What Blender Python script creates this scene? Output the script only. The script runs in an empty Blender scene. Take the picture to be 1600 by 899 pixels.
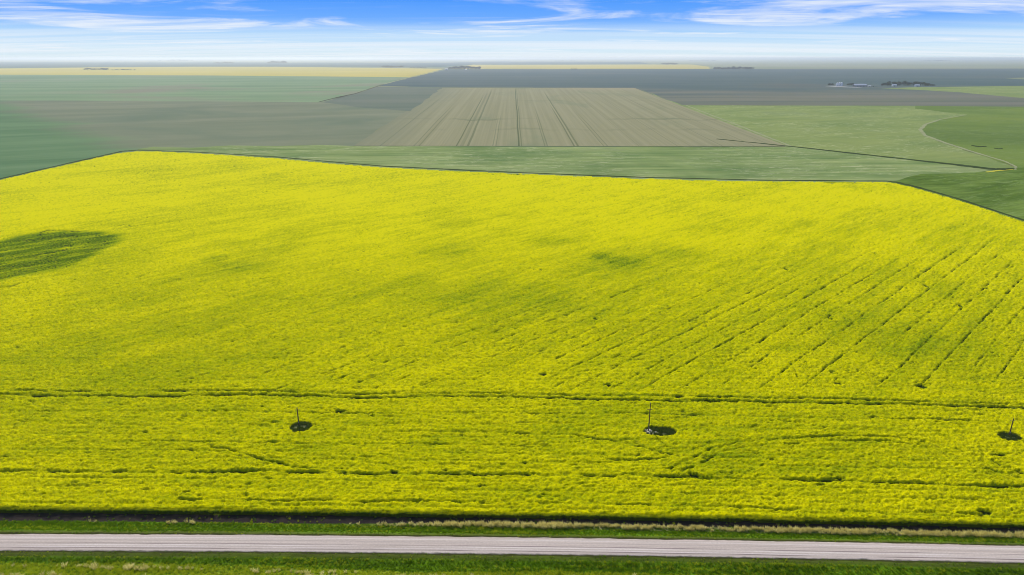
import bpy, bmesh, math, random
import numpy as np
from mathutils import Vector
from mathutils.geometry import tessellate_polygon

S = bpy.context.scene
COL = S.collection
R = math.radians
rng = np.random.default_rng(7)
random.seed(7)

# ------------------------------------------------------------------ camera
CAM_H = 120.0
F = 1067.0                     # focal length in pixels of a 1600 px wide frame (24 mm equivalent)
PITCH = math.atan((449.5 - 90.5) / F)
cd = bpy.data.cameras.new('camera')
cam = bpy.data.objects.new('camera', cd)
COL.objects.link(cam)
cam.location = (0, 0, CAM_H)
cam.rotation_euler = (math.pi / 2 - PITCH, 0, 0)
cd.sensor_width = 36.0
cd.lens = 36.0 * F / 1600.0
cd.clip_start = 1.0
cd.clip_end = 200000.0
S.camera = cam
S.view_settings.view_transform = 'Standard'
S.view_settings.look = 'None'
S.view_settings.exposure = 0.0
S.view_settings.gamma = 1.0
S.render.engine = 'CYCLES'
S.cycles.use_denoising = True
S.cycles.denoising_prefilter = 'ACCURATE'
S.cycles.filter_width = 1.0
S.cycles.volume_bounces = 1
S.cycles.max_bounces = 6
S.cycles.diffuse_bounces = 3
S.cycles.transmission_bounces = 4
S.cycles.transparent_max_bounces = 6

# ------------------------------------------------------------------ sun and sky
SUN_EL, SUN_AZ = R(41), R(-20)         # azimuth from the view direction, negative = left
sd = bpy.data.lights.new('sun', 'SUN')
sun = bpy.data.objects.new('sun', sd)
COL.objects.link(sun)
to_sun = Vector((math.sin(SUN_AZ) * math.cos(SUN_EL), math.cos(SUN_AZ) * math.cos(SUN_EL), math.sin(SUN_EL)))
sun.rotation_euler = to_sun.to_track_quat('Z', 'Y').to_euler()
sun.location = (0, 0, 400)
sd.energy = 4.2
sd.angle = R(0.55)
sd.color = (1.0, 0.955, 0.88)

W = bpy.data.worlds.new('World')
S.world = W
W.use_nodes = True


class NT:
    """small helper to write node trees compactly"""
    def __init__(s, tree):
        s.t = tree
        s.t.nodes.clear()

    def n(s, kind, **kw):
        nd = s.t.nodes.new(kind)
        for k, v in kw.items():
            if k.startswith('i_'):
                key = k[2:]
                key = int(key) if key.isdigit() else key
                s.put(nd.inputs[key], v)
            else:
                setattr(nd, k, v)
        return nd

    def put(s, sock, v):
        if isinstance(v, bpy.types.NodeSocket):
            s.t.links.new(v, sock)
        else:
            if sock.type == 'RGBA' and len(v) == 3:
                v = (*v, 1)
            sock.default_value = v

    def math(s, op, a, b=0.0, c=0.0, clamp=False):
        nd = s.n('ShaderNodeMath', operation=op, use_clamp=clamp)
        s.put(nd.inputs[0], a); s.put(nd.inputs[1], b); s.put(nd.inputs[2], c)
        return nd.outputs[0]

    def mix(s, fac, a, b, blend='MIX'):
        nd = s.n('ShaderNodeMix', data_type='RGBA', blend_type=blend)
        s.put(nd.inputs[0], fac); s.put(nd.inputs[6], a); s.put(nd.inputs[7], b)
        return nd.outputs[2]

    def ramp(s, fac, stops, interp='LINEAR'):
        nd = s.n('ShaderNodeValToRGB')
        cr = nd.color_ramp
        cr.interpolation = interp
        while len(cr.elements) < len(stops):
            cr.elements.new(0.5)
        for e, (p, c) in zip(cr.elements, stops):
            e.position = p
            e.color = (*c, 1) if len(c) == 3 else (c[0],) * 3 + (1,)
        s.put(nd.inputs[0], fac)
        return nd.outputs[0]

    def step(s, v, lo, hi, a=0.0, b=1.0):
        nd = s.n('ShaderNodeMapRange', interpolation_type='SMOOTHSTEP')
        s.put(nd.inputs[0], v)
        for i, x in enumerate((lo, hi, a, b)):
            nd.inputs[i + 1].default_value = x
        return nd.outputs[0]

    def noise(s, vec, scale=1.0, detail=4.0, rough=0.55, dist=0.0):
        nd = s.n('ShaderNodeTexNoise')
        s.put(nd.inputs['Vector'], vec)
        nd.inputs['Scale'].default_value = scale
        nd.inputs['Detail'].default_value = detail
        nd.inputs['Roughness'].default_value = rough
        nd.inputs['Distortion'].default_value = dist
        return nd.outputs[0]

    def mapping(s, vec, scale=(1, 1, 1), rotz=0.0, loc=(0, 0, 0)):
        nd = s.n('ShaderNodeMapping')
        s.put(nd.inputs[0], vec)
        nd.inputs[1].default_value = loc
        nd.inputs[2].default_value = (0, 0, rotz)
        nd.inputs[3].default_value = scale
        return nd.outputs[0]

    def link(s, a, b):
        s.t.links.new(a, b)


w = NT(W.node_tree)
sky = w.n('ShaderNodeTexSky', sky_type='NISHITA', sun_disc=False)
sky.sun_elevation = SUN_EL
sky.sun_rotation = SUN_AZ
sky.altitude = 600
sky.air_density = 1.0
sky.dust_density = 0.3
sky.ozone_density = 3.0
gen = w.n('ShaderNodeTexCoord').outputs['Generated']
sep = w.n('ShaderNodeSeparateXYZ'); w.link(gen, sep.inputs[0])
zz = w.math('MAXIMUM', sep.outputs[2], 0.0)
# pale band on the horizon under clear, deep blue air
grad = w.ramp(w.math('MULTIPLY', zz, 4.0), [(0.0, (0.70, 0.83, 0.90)), (0.05, (0.66, 0.83, 0.96)), (0.12, (0.44, 0.69, 0.98)), (0.20, (0.16, 0.42, 1.0)), (0.31, (0.07, 0.32, 1.0)), (0.8, (0.07, 0.25, 0.80))])
gv = w.n('ShaderNodeVectorMath', operation='SCALE'); w.link(grad, gv.inputs[0]); gv.inputs[3].default_value = 10.0
clear = w.mix(w.step(zz, 0.12, 0.45), gv.outputs[0], w.mix(1.0, sky.outputs[0], (0.95, 0.97, 1.05), 'MULTIPLY'))
den = w.math('ADD', zz, 0.045)
cv = w.n('ShaderNodeCombineXYZ'); w.link(w.math('DIVIDE', sep.outputs[0], den), cv.inputs[0]); w.link(w.math('DIVIDE', sep.outputs[1], den), cv.inputs[1])
C = cv.outputs[0]
c1 = w.noise(w.mapping(C, (0.30, 0.40, 1), R(3), (2.2, 3.9, 0)), 1.0, 8, 0.60, 0.8)
c2 = w.noise(w.mapping(C, (0.5, 2.0, 1), R(-4), (1.3, 5.7, 0)), 1.0, 6, 0.62, 0.5)
c3 = w.noise(w.mapping(C, (0.06, 0.9, 1), 0, (7.3, 2.1, 0)), 1.0, 5, 0.55, 0.2)
cl = w.math('MULTIPLY', w.step(c1, 0.475, 0.65), w.step(c2, 0.15, 0.65))
low = w.step(zz, 0.008, 0.052, 1.0, 0.0)
veil = w.math('MULTIPLY', w.step(c3, 0.40, 0.62), low)
thin = w.math('MULTIPLY', w.step(c2, 0.52, 0.78), 0.15)
cloud = w.math('MAXIMUM', w.math('MAXIMUM', cl, thin), w.math('MULTIPLY', veil, 0.75), clamp=True)
cloud = w.math('MULTIPLY', cloud, 0.88)
col = w.mix(cloud, clear, (8.6, 9.1, 9.8))
bg = w.n('ShaderNodeBackground'); w.put(bg.inputs[0], col); bg.inputs[1].default_value = 0.1
out = w.n('ShaderNodeOutputWorld'); w.link(bg.outputs[0], out.inputs[0])


# ------------------------------------------------------------------ geometry helpers
SP, CP = math.sin(PITCH), math.cos(PITCH)


def at(px, py, z=0.0):
    """the ground point seen at a pixel of the 1600x899 photograph"""
    dx = (px - 800) / F
    dy = (py - 449.5) / F
    down = SP + dy * CP
    fwd = CP - dy * SP
    t = (CAM_H - z) / down
    return dx * t, fwd * t


def metre(py):
    """metres per photograph pixel at a ground row"""
    return CAM_H / (SP + (py - 449.5) / F * CP) / F


def tag(o, label=None, cat=None, group=None, kind=None):
    if label: o['label'] = label
    if cat: o['category'] = cat
    if group: o['group'] = group
    if kind: o['kind'] = kind
    return o


def link(name, me, mat=None, parent=None, loc=None):
    o = bpy.data.objects.new(name, me)
    COL.objects.link(o)
    if mat is not None and me is not None and not me.materials:
        me.materials.append(mat)
    if parent: o.parent = parent
    if loc is not None: o.location = loc
    return o


def empty(name, loc, rz=0.0, **kw):
    o = bpy.data.objects.new(name, None)
    COL.objects.link(o)
    o.location = loc
    o.rotation_euler = (0, 0, rz)
    return tag(o, **kw)


def np_mesh(name, verts, quads, attrs=None, smooth=False):
    me = bpy.data.meshes.new(name)
    verts = np.asarray(verts, dtype=np.float32); quads = np.asarray(quads, dtype=np.int32)
    k = quads.shape[1]
    me.vertices.add(len(verts)); me.vertices.foreach_set('co', verts.ravel())
    me.loops.add(quads.size); me.loops.foreach_set('vertex_index', quads.ravel())
    me.polygons.add(len(quads))
    me.polygons.foreach_set('loop_start', np.arange(0, quads.size, k, dtype=np.int32))
    if smooth: me.polygons.foreach_set('use_smooth', np.ones(len(quads), dtype=bool))
    for nm, arr in (attrs or {}).items():
        a = me.attributes.new(nm, 'FLOAT', 'POINT')
        a.data.foreach_set('value', np.asarray(arr, dtype=np.float32).ravel())
    me.update(calc_edges=True)
    me.validate()
    return me


def grid_quads(nr, nc):
    i = np.arange(nr * nc).reshape(nr, nc)
    return np.stack([i[:-1, :-1], i[:-1, 1:], i[1:, 1:], i[1:, :-1]], -1).reshape(-1, 4)


class Noise2:
    """numpy value noise, smooth, tiling every 512 cells"""
    def __init__(s, seed):
        s.t = np.random.default_rng(seed).random((512, 512)).astype(np.float32)

    def __call__(s, x, y):
        xi = np.floor(x).astype(np.int64); yi = np.floor(y).astype(np.int64)
        fx = (x - xi); fy = (y - yi)
        fx = fx * fx * (3 - 2 * fx); fy = fy * fy * (3 - 2 * fy)
        a = s.t[yi & 511, xi & 511]; b = s.t[yi & 511, (xi + 1) & 511]
        c = s.t[(yi + 1) & 511, xi & 511]; d = s.t[(yi + 1) & 511, (xi + 1) & 511]
        return (a * (1 - fx) + b * fx) * (1 - fy) + (c * (1 - fx) + d * fx) * fy

    def fbm(s, x, y, o=4, g=0.55):
        v = 0; amp = 1; tot = 0
        for k in range(o):
            v = v + amp * s(x * 2 ** k + 17.3 * k, y * 2 ** k + 41.7 * k); tot += amp; amp *= g
        return v / tot


N1, N2, N3, N4 = Noise2(1), Noise2(2), Noise2(3), Noise2(4)


def sstep(a, b, x):
    t = np.clip((x - a) / (b - a), 0, 1)
    return t * t * (3 - 2 * t)


def in_poly(X, Y, P):
    ins = np.zeros(X.shape, bool)
    n = len(P)
    for i in range(n):
        x1, y1 = P[i]; x2, y2 = P[(i + 1) % n]
        if y1 == y2: continue
        c = ((y1 > Y) != (y2 > Y)) & (X < (x2 - x1) * (Y - y1) / (y2 - y1) + x1)
        ins ^= c
    return ins


def seg_dist(X, Y, P, closed=False):
    d = np.full(X.shape, 1e9, np.float32)
    n = len(P)
    for i in range(n if closed else n - 1):
        x1, y1 = P[i]; x2, y2 = P[(i + 1) % n]
        L = (x2 - x1) ** 2 + (y2 - y1) ** 2
        if L == 0: continue
        t = np.clip(((X - x1) * (x2 - x1) + (Y - y1) * (y2 - y1)) / L, 0, 1)
        d = np.minimum(d, np.hypot(X - x1 - t * (x2 - x1), Y - y1 - t * (y2 - y1)))
    return d


def fit(row):
    """quadratic Y(X) through pixel points"""
    pts = np.array([at(*p) for p in row])
    c = np.polyfit(pts[:, 0], pts[:, 1], 2)
    return c


def curve(c, X):
    """quadratic near the view, straight on outside it"""
    Xc = np.clip(X, -150, 170)
    y = np.polyval(c, Xc)
    sl = 2 * c[0] * Xc + c[1]
    return y + sl * (X - Xc)


ROAD_C = fit([(0, 849), (400, 851.5), (800, 854.3), (1200, 860.5), (1600, 868.5)])
EDGE_C = fit([(0, 801.5), (400, 806), (800, 810), (1200, 817.5), (1600, 826.5)])
ROAD_HW = 3.25

# ------------------------------------------------------------------ material helpers


def material(name):
    m = bpy.data.materials.new(name)
    m.use_nodes = True
    return m, NT(m.node_tree)


def finish(t, color, rough=0.9, spec=0.1, height=None, bump=0.3, dist=0.1, trans=0.0, trans_col=None):
    o = t.n('ShaderNodeOutputMaterial')
    p = t.n('ShaderNodeBsdfPrincipled')
    t.put(p.inputs['Base Color'], color)
    t.put(p.inputs['Roughness'], rough)
    p.inputs['Specular IOR Level'].default_value = spec
    if height is not None:
        b = t.n('ShaderNodeBump')
        b.inputs['Strength'].default_value = bump
        b.inputs['Distance'].default_value = dist
        t.put(b.inputs['Height'], height)
        t.link(b.outputs[0], p.inputs['Normal'])
    if trans > 0:
        tr = t.n('ShaderNodeBsdfTranslucent')
        t.put(tr.inputs[0], trans_col if trans_col is not None else color)
        mx = t.n('ShaderNodeMixShader')
        mx.inputs[0].default_value = trans
        t.link(p.outputs[0], mx.inputs[1]); t.link(tr.outputs[0], mx.inputs[2])
        t.link(mx.outputs[0], o.inputs[0])
    else:
        t.link(p.outputs[0], o.inputs[0])


def world_pos(t):
    return t.n('ShaderNodeNewGeometry').outputs['Position']


def attr(t, name):
    return t.n('ShaderNodeAttribute', attribute_name=name).outputs['Fac']


def plain(name, col, rough=0.8, spec=0.2, var=0.15, scale=3.0, trans=0.0):
    m, t = material(name)
    tc = t.n('ShaderNodeTexCoord').outputs['Object']
    n = t.noise(tc, scale, 4)
    c = t.mix(n, tuple(x * (1 - var) for x in col), tuple(x * (1 + var) for x in col))
    finish(t, c, rough, spec, n, 0.2, 0.03, trans)
    return m


def field_material(name, a, b, streak=(0.002, 0.02), rot=0.0, grain=0.15, c=None, cfac=(0.55, 0.75), patch=0.0025, grain_s=(0.03, 0.25), flecks=None, side=None):
    """crop or fallow: long streaks along the seeding direction, soft patches, a fine grain"""
    m, t = material(name)
    P = world_pos(t)
    q = t.mapping(P, (1, 1, 0), rot)
    s = t.noise(t.mapping(q, (streak[0], streak[1], 1)), 1.0, 5, 0.6, 0.4)
    pa = t.noise(P, patch, 4, 0.55, 0.6)
    g = t.noise(t.mapping(q, (grain_s[0], grain_s[1], 1)), 1.0, 4, 0.7)
    f = t.math('ADD', t.math('MULTIPLY', s, 0.55), t.math('MULTIPLY', pa, 0.45))
    f = t.step(f, 0.34, 0.66)
    col = t.mix(f, a, b)
    if c is not None:
        col = t.mix(t.step(pa, *cfac), col, c)
    if side is not None:          # another crop or tone beyond a soft, uneven line through two ground points
        (x1, y1), (x2, y2), width, sa, sb = side
        nx, ny = -(y2 - y1), (x2 - x1); ll = math.hypot(nx, ny); nx /= ll; ny /= ll
        d3 = t.n('ShaderNodeVectorMath', operation='DOT_PRODUCT'); t.put(d3.inputs[0], P); d3.inputs[1].default_value = (nx, ny, 0)
        dd = t.math('SUBTRACT', d3.outputs['Value'], nx * x1 + ny * y1)
        dd = t.math('ADD', dd, t.math('MULTIPLY', t.math('SUBTRACT', s, 0.5), width * 5.0))
        dd = t.math('ADD', dd, t.math('MULTIPLY', t.math('SUBTRACT', pa, 0.5), width * 3.0))
        col = t.mix(t.step(dd, -width, width), col, t.mix(t.step(s, 0.35, 0.65), sa, sb))
    if flecks is not None:
        fl = t.noise(t.mapping(q, (0.05, 0.16, 1)), 1.0, 5, 0.75, 1.0)
        fm = t.noise(P, 0.008, 3, 0.5)
        k = t.math('MULTIPLY', t.step(fl, 0.52, 0.62), t.step(fm, 0.38, 0.56))
        col = t.mix(t.math('MULTIPLY', k, 0.5), col, flecks)
    gg = t.math('ADD', t.math('MULTIPLY', t.math('SUBTRACT', g, 0.5), grain * 4), 1.0)
    v = t.n('ShaderNodeVectorMath', operation='SCALE')
    t.put(v.inputs[0], col); t.put(v.inputs[3], gg)
    finish(t, v.outputs[0], 1.0, 0.0)
    return m


# ------------------------------------------------------------------ ground: one sheet to the horizon, with the roadside ditches
def profile(v, X):
    """height of the roadside against distance v from the road centre (positive = field side)"""
    e = curve(EDGE_C, X) - curve(ROAD_C, X)          # distance of the crop edge
    r = np.abs(v)
    z = np.zeros_like(v)
    far = v > 0
    # field side: shoulder falls to a shallow ditch, rises to the crop edge
    s = v / e
    zf = np.where(s < 0.27, 0.42, 0.42 - 0.95 * sstep(0.27, 0.62, s)) + 0.53 * sstep(0.68, 1.0, s)
    zn = np.where(r < 3.4, 0.42, 0.42 - 0.9 * sstep(3.4, 7.5, r)) + 0.48 * sstep(8.5, 12.5, r)
    z = np.where(far, zf, zn)
    z = np.where(v > e * 1.0, 0.0, z)
    return z


us = np.concatenate([[-60000, -12000, -3000, -900], np.arange(-330, 330.1, 0.8), [900, 3000, 12000, 60000]])
vs = np.concatenate([[-60000, -4000, -400, -120, -60, -30], np.arange(-24, 22.01, 0.3), [40, 100, 400, 3000, 20000, 70000]])
U, V = np.meshgrid(us, vs)
YY = curve(ROAD_C, U) + V
near = (np.abs(U) < 331) & (V > -25) & (V < 23)
Z = profile(V, U)
bumpy = (N1.fbm(U * 0.5, V * 1.1, 4) - 0.5) * 0.22 + (N2.fbm(U * 0.06, V * 0.5, 3) - 0.5) * 0.25
offroad = sstep(3.3, 5.0, np.abs(V)) * sstep(25, 20, np.abs(V))
Z = Z + np.where(near, bumpy * offroad, 0)
Z = np.where(np.abs(V) < 3.6, Z - 0.06, Z)
Z = np.where((V < -200) | (V > 100), -0.02, Z)
e = curve(EDGE_C, U) - curve(ROAD_C, U)
me = np_mesh('ground', np.stack([U, YY, Z], -1).reshape(-1, 3), grid_quads(*U.shape), {'road_v': V, 'edge_v': V - e}, True)
m, t = material('ground')
P = world_pos(t)
rv, ev = attr(t, 'road_v'), attr(t, 'edge_v')
lane = t.n('ShaderNodeCombineXYZ'); sp = t.n('ShaderNodeSeparateXYZ'); t.link(P, sp.inputs[0])
t.link(sp.outputs[0], lane.inputs[0]); t.link(rv, lane.inputs[1])
L = lane.outputs[0]
st = t.noise(t.mapping(L, (0.04, 0.9, 1)), 1.0, 5, 0.65, 0.3)
gn = t.noise(t.mapping(L, (0.6, 2.5, 1)), 1.0, 5, 0.7)
big = t.noise(t.mapping(L, (0.03, 0.15, 1)), 1.0, 3)
grass = t.mix(t.step(st, 0.35, 0.65), (0.05, 0.11, 0.003), (0.14, 0.24, 0.005))
grass = t.mix(t.step(big, 0.45, 0.65), grass, (0.14, 0.28, 0.005))
grass = t.mix(t.math('MULTIPLY', t.step(gn, 0.5, 0.75), 0.4), grass, (0.22, 0.26, 0.05))
# weathered olive strip just below the road shoulder
av = t.math('ABSOLUTE', rv)
wob = t.math('MULTIPLY', t.math('SUBTRACT', t.noise(t.mapping(L, (0.15, 0.3, 1)), 1.0, 4), 0.5), 1.6)
avw = t.math('ADD', av, wob)
olive = t.mix(gn, (0.055, 0.065, 0.012), (0.12, 0.13, 0.025))
grass = t.mix(t.math('MULTIPLY', t.step(avw, 5.8, 4.4), 0.75), grass, olive)
grass = t.mix(t.math('MULTIPLY', t.step(avw, 4.1, 3.6), 0.8), grass, (0.035, 0.032, 0.012))  # dark line beside the road: shade of the slope put into the colour
lml = t.n('ShaderNodeMapRange'); t.put(lml.inputs[0], t.step(sp.outputs[0], -80.0, -20.0)); lml.inputs[3].default_value = -6.9; lml.inputs[4].default_value = -8.9
nearside = t.step(t.math('SUBTRACT', t.math('ADD', rv, t.math('MULTIPLY', wob, 0.6)), lml.outputs[0]), 0.4, -0.5)
lime = t.mix(gn, (0.16, 0.24, 0.006), (0.36, 0.42, 0.03))
grass = t.mix(t.math('MULTIPLY', nearside, t.step(st, 0.3, 0.6)), grass, lime)
# bare soil under and in front of the crop; dried grass in front of it farther right
soil = t.mix(gn, (0.022, 0.016, 0.014), (0.055, 0.042, 0.038))
dry = t.mix(gn, (0.26, 0.22, 0.09), (0.52, 0.45, 0.22))
xr = t.step(sp.outputs[0], -55.0, -5.0)
evw = t.math('ADD', ev, t.math('MULTIPLY', wob, 0.35))
soil_w = t.n('ShaderNodeMapRange'); t.put(soil_w.inputs[0], xr); soil_w.inputs[3].default_value = -2.9; soil_w.inputs[4].default_value = -1.9
insoil = t.step(t.math('SUBTRACT', evw, soil_w.outputs[0]), -0.25, 0.25)
indry = t.math('MULTIPLY', t.step(evw, -3.7, -3.1), xr)
g2 = t.mix(t.math('MULTIPLY', indry, 0.8), grass, dry)
g2 = t.mix(insoil, g2, soil)
# far away: nothing but a quilt of pale crops
quilt = t.n('ShaderNodeTexVoronoi', distance='CHEBYCHEV', feature='F1')
t.put(quilt.inputs['Vector'], t.mapping(P, (1 / 2600, 1 / 1500, 0), R(2)))
quilt.inputs['Randomness'].default_value = 0.55
qc = t.ramp(t.n('ShaderNodeSeparateColor', i_0=quilt.outputs['Color']).outputs[0],
            [(0.0, (0.10, 0.17, 0.07)), (0.22, (0.24, 0.25, 0.10)), (0.4, (0.12, 0.15, 0.08)), (0.55, (0.42, 0.38, 0.10)), (0.7, (0.13, 0.19, 0.09)), (0.85, (0.28, 0.26, 0.14))], 'CONSTANT')
qn = t.noise(t.mapping(P, (0.0004, 0.002, 0)), 1.0, 4)
qc = t.mix(t.math('MULTIPLY', qn, 0.5), qc, (0.17, 0.20, 0.10))
g3 = t.mix(t.step(ev, 60.0, 90.0), g2, qc)
finish(t, g3, 0.95, 0.05, gn, 0.5, 0.12)
tag(link('ground', me, m), kind='structure')

# ------------------------------------------------------------------ gravel road
us = np.arange(-330, 330.1, 1.0)
us = np.concatenate([[-9000, -2500, -900], us, [900, 2500, 9000]])
vs = np.linspace(-1, 1, 33)
U, T_ = np.meshgrid(us, vs)
rag = (N3.fbm(U * 0.35, T_ * 0 + 3.3 + np.sign(T_) * 5, 4) - 0.5) * 0.7
V = T_ * (ROAD_HW + rag * (np.abs(T_) > 0.9))
Z = 0.44 + 0.10 * (1 - T_ ** 2) + (N1.fbm(U * 0.4, V * 3, 3) - 0.5) * 0.03
Z = np.where(np.abs(T_) >= 1, 0.36, Z)
me = np_mesh('road', np.stack([U, curve(ROAD_C, U) + V, Z], -1).reshape(-1, 3), grid_quads(*U.shape), {'road_v': V}, True)
m, t = material('gravel')
P = world_pos(t); sp = t.n('ShaderNodeSeparateXYZ'); t.link(P, sp.inputs[0])
rv = attr(t, 'road_v')
lane = t.n('ShaderNodeCombineXYZ'); t.link(sp.outputs[0], lane.inputs[0]); t.link(rv, lane.inputs[1])
L = lane.outputs[0]
s1 = t.noise(t.mapping(L, (0.012, 2.0, 1)), 1.0, 5, 0.6, 0.15)
g = t.noise(P, 2.2, 6, 0.8)
pt = t.noise(t.mapping(L, (0.04, 0.5, 1)), 1.0, 4)
c = t.mix(t.step(s1, 0.3, 0.7), (0.45, 0.37, 0.315), (0.62, 0.525, 0.455))
vw = t.math('ADD', rv, t.math('MULTIPLY', t.math('SUBTRACT', t.noise(t.mapping(L, (0.02, 0, 1)), 1.0, 2), 0.5), 0.7))
for v0, wd, cc, k in ((-0.95, 0.26, (0.74, 0.66, 0.60), 0.75), (-0.42, 0.2, (0.24, 0.19, 0.18), 0.95), (-2.2, 0.22, (0.20, 0.155, 0.145), 0.95),
                      (1.9, 0.35, (0.70, 0.62, 0.57), 0.6), (-1.75, 0.2, (0.72, 0.65, 0.62), 0.6), (0.9, 0.2, (0.36, 0.31, 0.29), 0.5)):
    d = t.math('ABSOLUTE', t.math('SUBTRACT', vw, v0))
    c = t.mix(t.math('MULTIPLY', t.step(d, wd, wd * 0.3), t.math('MULTIPLY', t.step(pt, 0.3, 0.6), k)), c, cc)
edge = t.step(t.math('ADD', t.math('ABSOLUTE', rv), t.math('MULTIPLY', t.math('SUBTRACT', t.noise(t.mapping(L, (0.5, 1, 1)), 1.0, 4), 0.5), 1.2)), 2.85, 3.35)
c = t.mix(t.math('MULTIPLY', edge, 0.8), c, (0.13, 0.12, 0.085))
gg = t.math('ADD', t.math('MULTIPLY', t.math('SUBTRACT', g, 0.5), 0.8), 1.0)
v = t.n('ShaderNodeVectorMath', operation='SCALE'); t.put(v.inputs[0], c); t.put(v.inputs[3], gg)
finish(t, v.outputs[0], 0.95, 0.1, g, 0.4, 0.03)
tag(link('road', me, m), kind='structure')

# ------------------------------------------------------------------ far fields, as sheets standing at crop height
FIELD_SHEETS = []


def sheet(name, pix, z, mat, label=None, cat=None, rough=0.0025):
    P2 = [at(x, y, z) for x, y in pix]
    rr = random.Random(len(pix) * 131 + int(abs(P2[0][0])))
    Q = []
    for (x1, y1), (x2, y2) in zip(P2, P2[1:] + P2[:1]):
        L_ = math.hypot(x2 - x1, y2 - y1); D_ = max(300.0, abs(y1 + y2) / 2)
        k_ = int(min(60, max(1, L_ / (D_ * 0.035))))
        for j in range(k_):
            f_ = j / k_; a_ = rough * D_ * (0 if j == 0 else 1)
            Q.append((x1 + (x2 - x1) * f_ + rr.uniform(-a_, a_), y1 + (y2 - y1) * f_ + rr.uniform(-a_, a_)))
    P2 = Q
    tri = tessellate_polygon([[Vector((x, y, 0)) for x, y in P2]])
    me = bpy.data.meshes.new(name)
    me.from_pydata([(x, y, z) for x, y in P2], [], [tuple(f) for f in tri])
    me.update()
    for p in me.polygons:
        if p.normal.z < 0: p.flip()
    o = link(name, me, mat)
    tag(o, label, cat, kind='structure')
    return o


DIAG = [(695, 107.8), (640, 121.5), (590, 133), (556, 147), (500, 160)]
# strips under the horizon
M_far_teal = field_material('far_teal', (0.02, 0.07, 0.08), (0.06, 0.12, 0.11), (0.0002, 0.001), 0, 0.02, patch=0.0003, grain_s=(0.001, 0.01))
M_far_pale = field_material('far_pale', (0.22, 0.26, 0.13), (0.30, 0.30, 0.17), (0.0002, 0.001), 0, 0.02, patch=0.0003, grain_s=(0.001, 0.01))
M_far_canola = field_material('far_canola', (0.50, 0.42, 0.08), (0.62, 0.50, 0.10), (0.0003, 0.002), 0, 0.03, patch=0.0006, grain_s=(0.002, 0.02))
M_green_pale = field_material('pale_green_crop', (0.15, 0.24, 0.12), (0.24, 0.33, 0.17), (0.0006, 0.006), R(-6), 0.05, c=(0.24, 0.24, 0.16), cfac=(0.5, 0.7), patch=0.0012, grain_s=(0.004, 0.04))
M_grey_brown = field_material('grey_brown_crop', (0.16, 0.19, 0.115), (0.25, 0.26, 0.165), (0.0012, 0.010), R(-22), 0.06, c=(0.15, 0.19, 0.12), cfac=(0.45, 0.7), patch=0.0022, grain_s=(0.01, 0.08), side=(at(214, 238), at(30, 172), 45.0, (0.10, 0.19, 0.085), (0.15, 0.245, 0.115)))
M_dark_green = field_material('dark_green_crop', (0.06, 0.16, 0.05), (0.10, 0.22, 0.07), (0.003, 0.03), R(-14), 0.12, c=(0.09, 0.17, 0.05), patch=0.004, grain_s=(0.02, 0.15))
M_slate = field_material('dark_fallow', (0.06, 0.105, 0.105), (0.10, 0.135, 0.125), (0.0005, 0.006), 0, 0.05, c=(0.11, 0.125, 0.11), patch=0.001, grain_s=(0.003, 0.03), side=(at(1600, 145), at(600, 145), 500.0, (0.14, 0.155, 0.11), (0.19, 0.185, 0.14)))  # bluish far part: haze tint put into the colour, browner on the near side
M_subslate = field_material('blue_green_crop', (0.12, 0.16, 0.115), (0.17, 0.19, 0.14), (0.001, 0.01), 0, 0.04, patch=0.002, grain_s=(0.01, 0.06))
M_pasture = field_material('pasture', (0.12, 0.20, 0.06), (0.30, 0.36, 0.13), (0.004, 0.04), R(-1), 0.24, c=(0.20, 0.25, 0.11), patch=0.006, grain_s=(0.02, 0.16), flecks=(0.55, 0.55, 0.32))
M_light_green = field_material('light_green_crop', (0.18, 0.25, 0.075), (0.27, 0.32, 0.10), (0.0025, 0.02), R(-25), 0.10, c=(0.20, 0.26, 0.10), patch=0.005, grain_s=(0.012, 0.1), flecks=(0.50, 0.52, 0.28))
M_right_green = field_material('right_green_crop', (0.115, 0.18, 0.04), (0.175, 0.25, 0.05), (0.002, 0.014), R(20), 0.08, c=(0.19, 0.25, 0.05), cfac=(0.5, 0.72), patch=0.0032, grain_s=(0.01, 0.1), flecks=(0.28, 0.34, 0.15))
M_corner_green = field_material('corner_green_crop', (0.065, 0.125, 0.015), (0.17, 0.25, 0.05), (0.012, 0.05), R(-24), 0.3, patch=0.01, grain_s=(0.03, 0.2), flecks=(0.22, 0.30, 0.10))

sheet('field', [(-900, 97), (300, 97.5), (690, 98.5), (760, 96.5), (800, 96), (690, 105), (430, 104.5), (300, 104.5), (0, 107), (-900, 110)], 0.10, M_far_teal, 'blue green field strip on the far left under the horizon', 'field')
sheet('field', [(770, 96.5), (1000, 97), (1020, 100.5), (740, 101.5)], 0.12, M_far_teal, 'thin teal field strip right of the centre under the horizon', 'field')
sheet('field', [(740, 101.6), (1080, 101), (1110, 104.5), (1110, 108), (700, 107.6)], 0.14, M_far_canola, 'pale yellow strip just beyond the dark fallow field', 'field')
sheet('field', [(1000, 94.5), (2600, 97), (2600, 106), (1600, 108), (1110, 108), (1110, 102)], 0.16, M_far_pale, 'pale hazy fields on the far right under the horizon', 'field')
sheet('field', [(-1200, 111), (0, 107), (150, 105.5), (300, 104.5), (430, 104.6), (695, 107.6), (660, 117), (640, 121), (540, 120), (300, 118), (0, 117), (-1200, 121)], 0.5, M_far_canola, 'far yellow canola field on the left', 'field')
sheet('field', [(-1200, 121), (0, 117), (300, 118), (540, 120), (640, 121), (590, 133), (556, 147), (500, 160), (200, 158), (0, 157), (-1200, 157)], 0.4, M_green_pale, 'pale green field below the far yellow one on the left', 'field')
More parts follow.
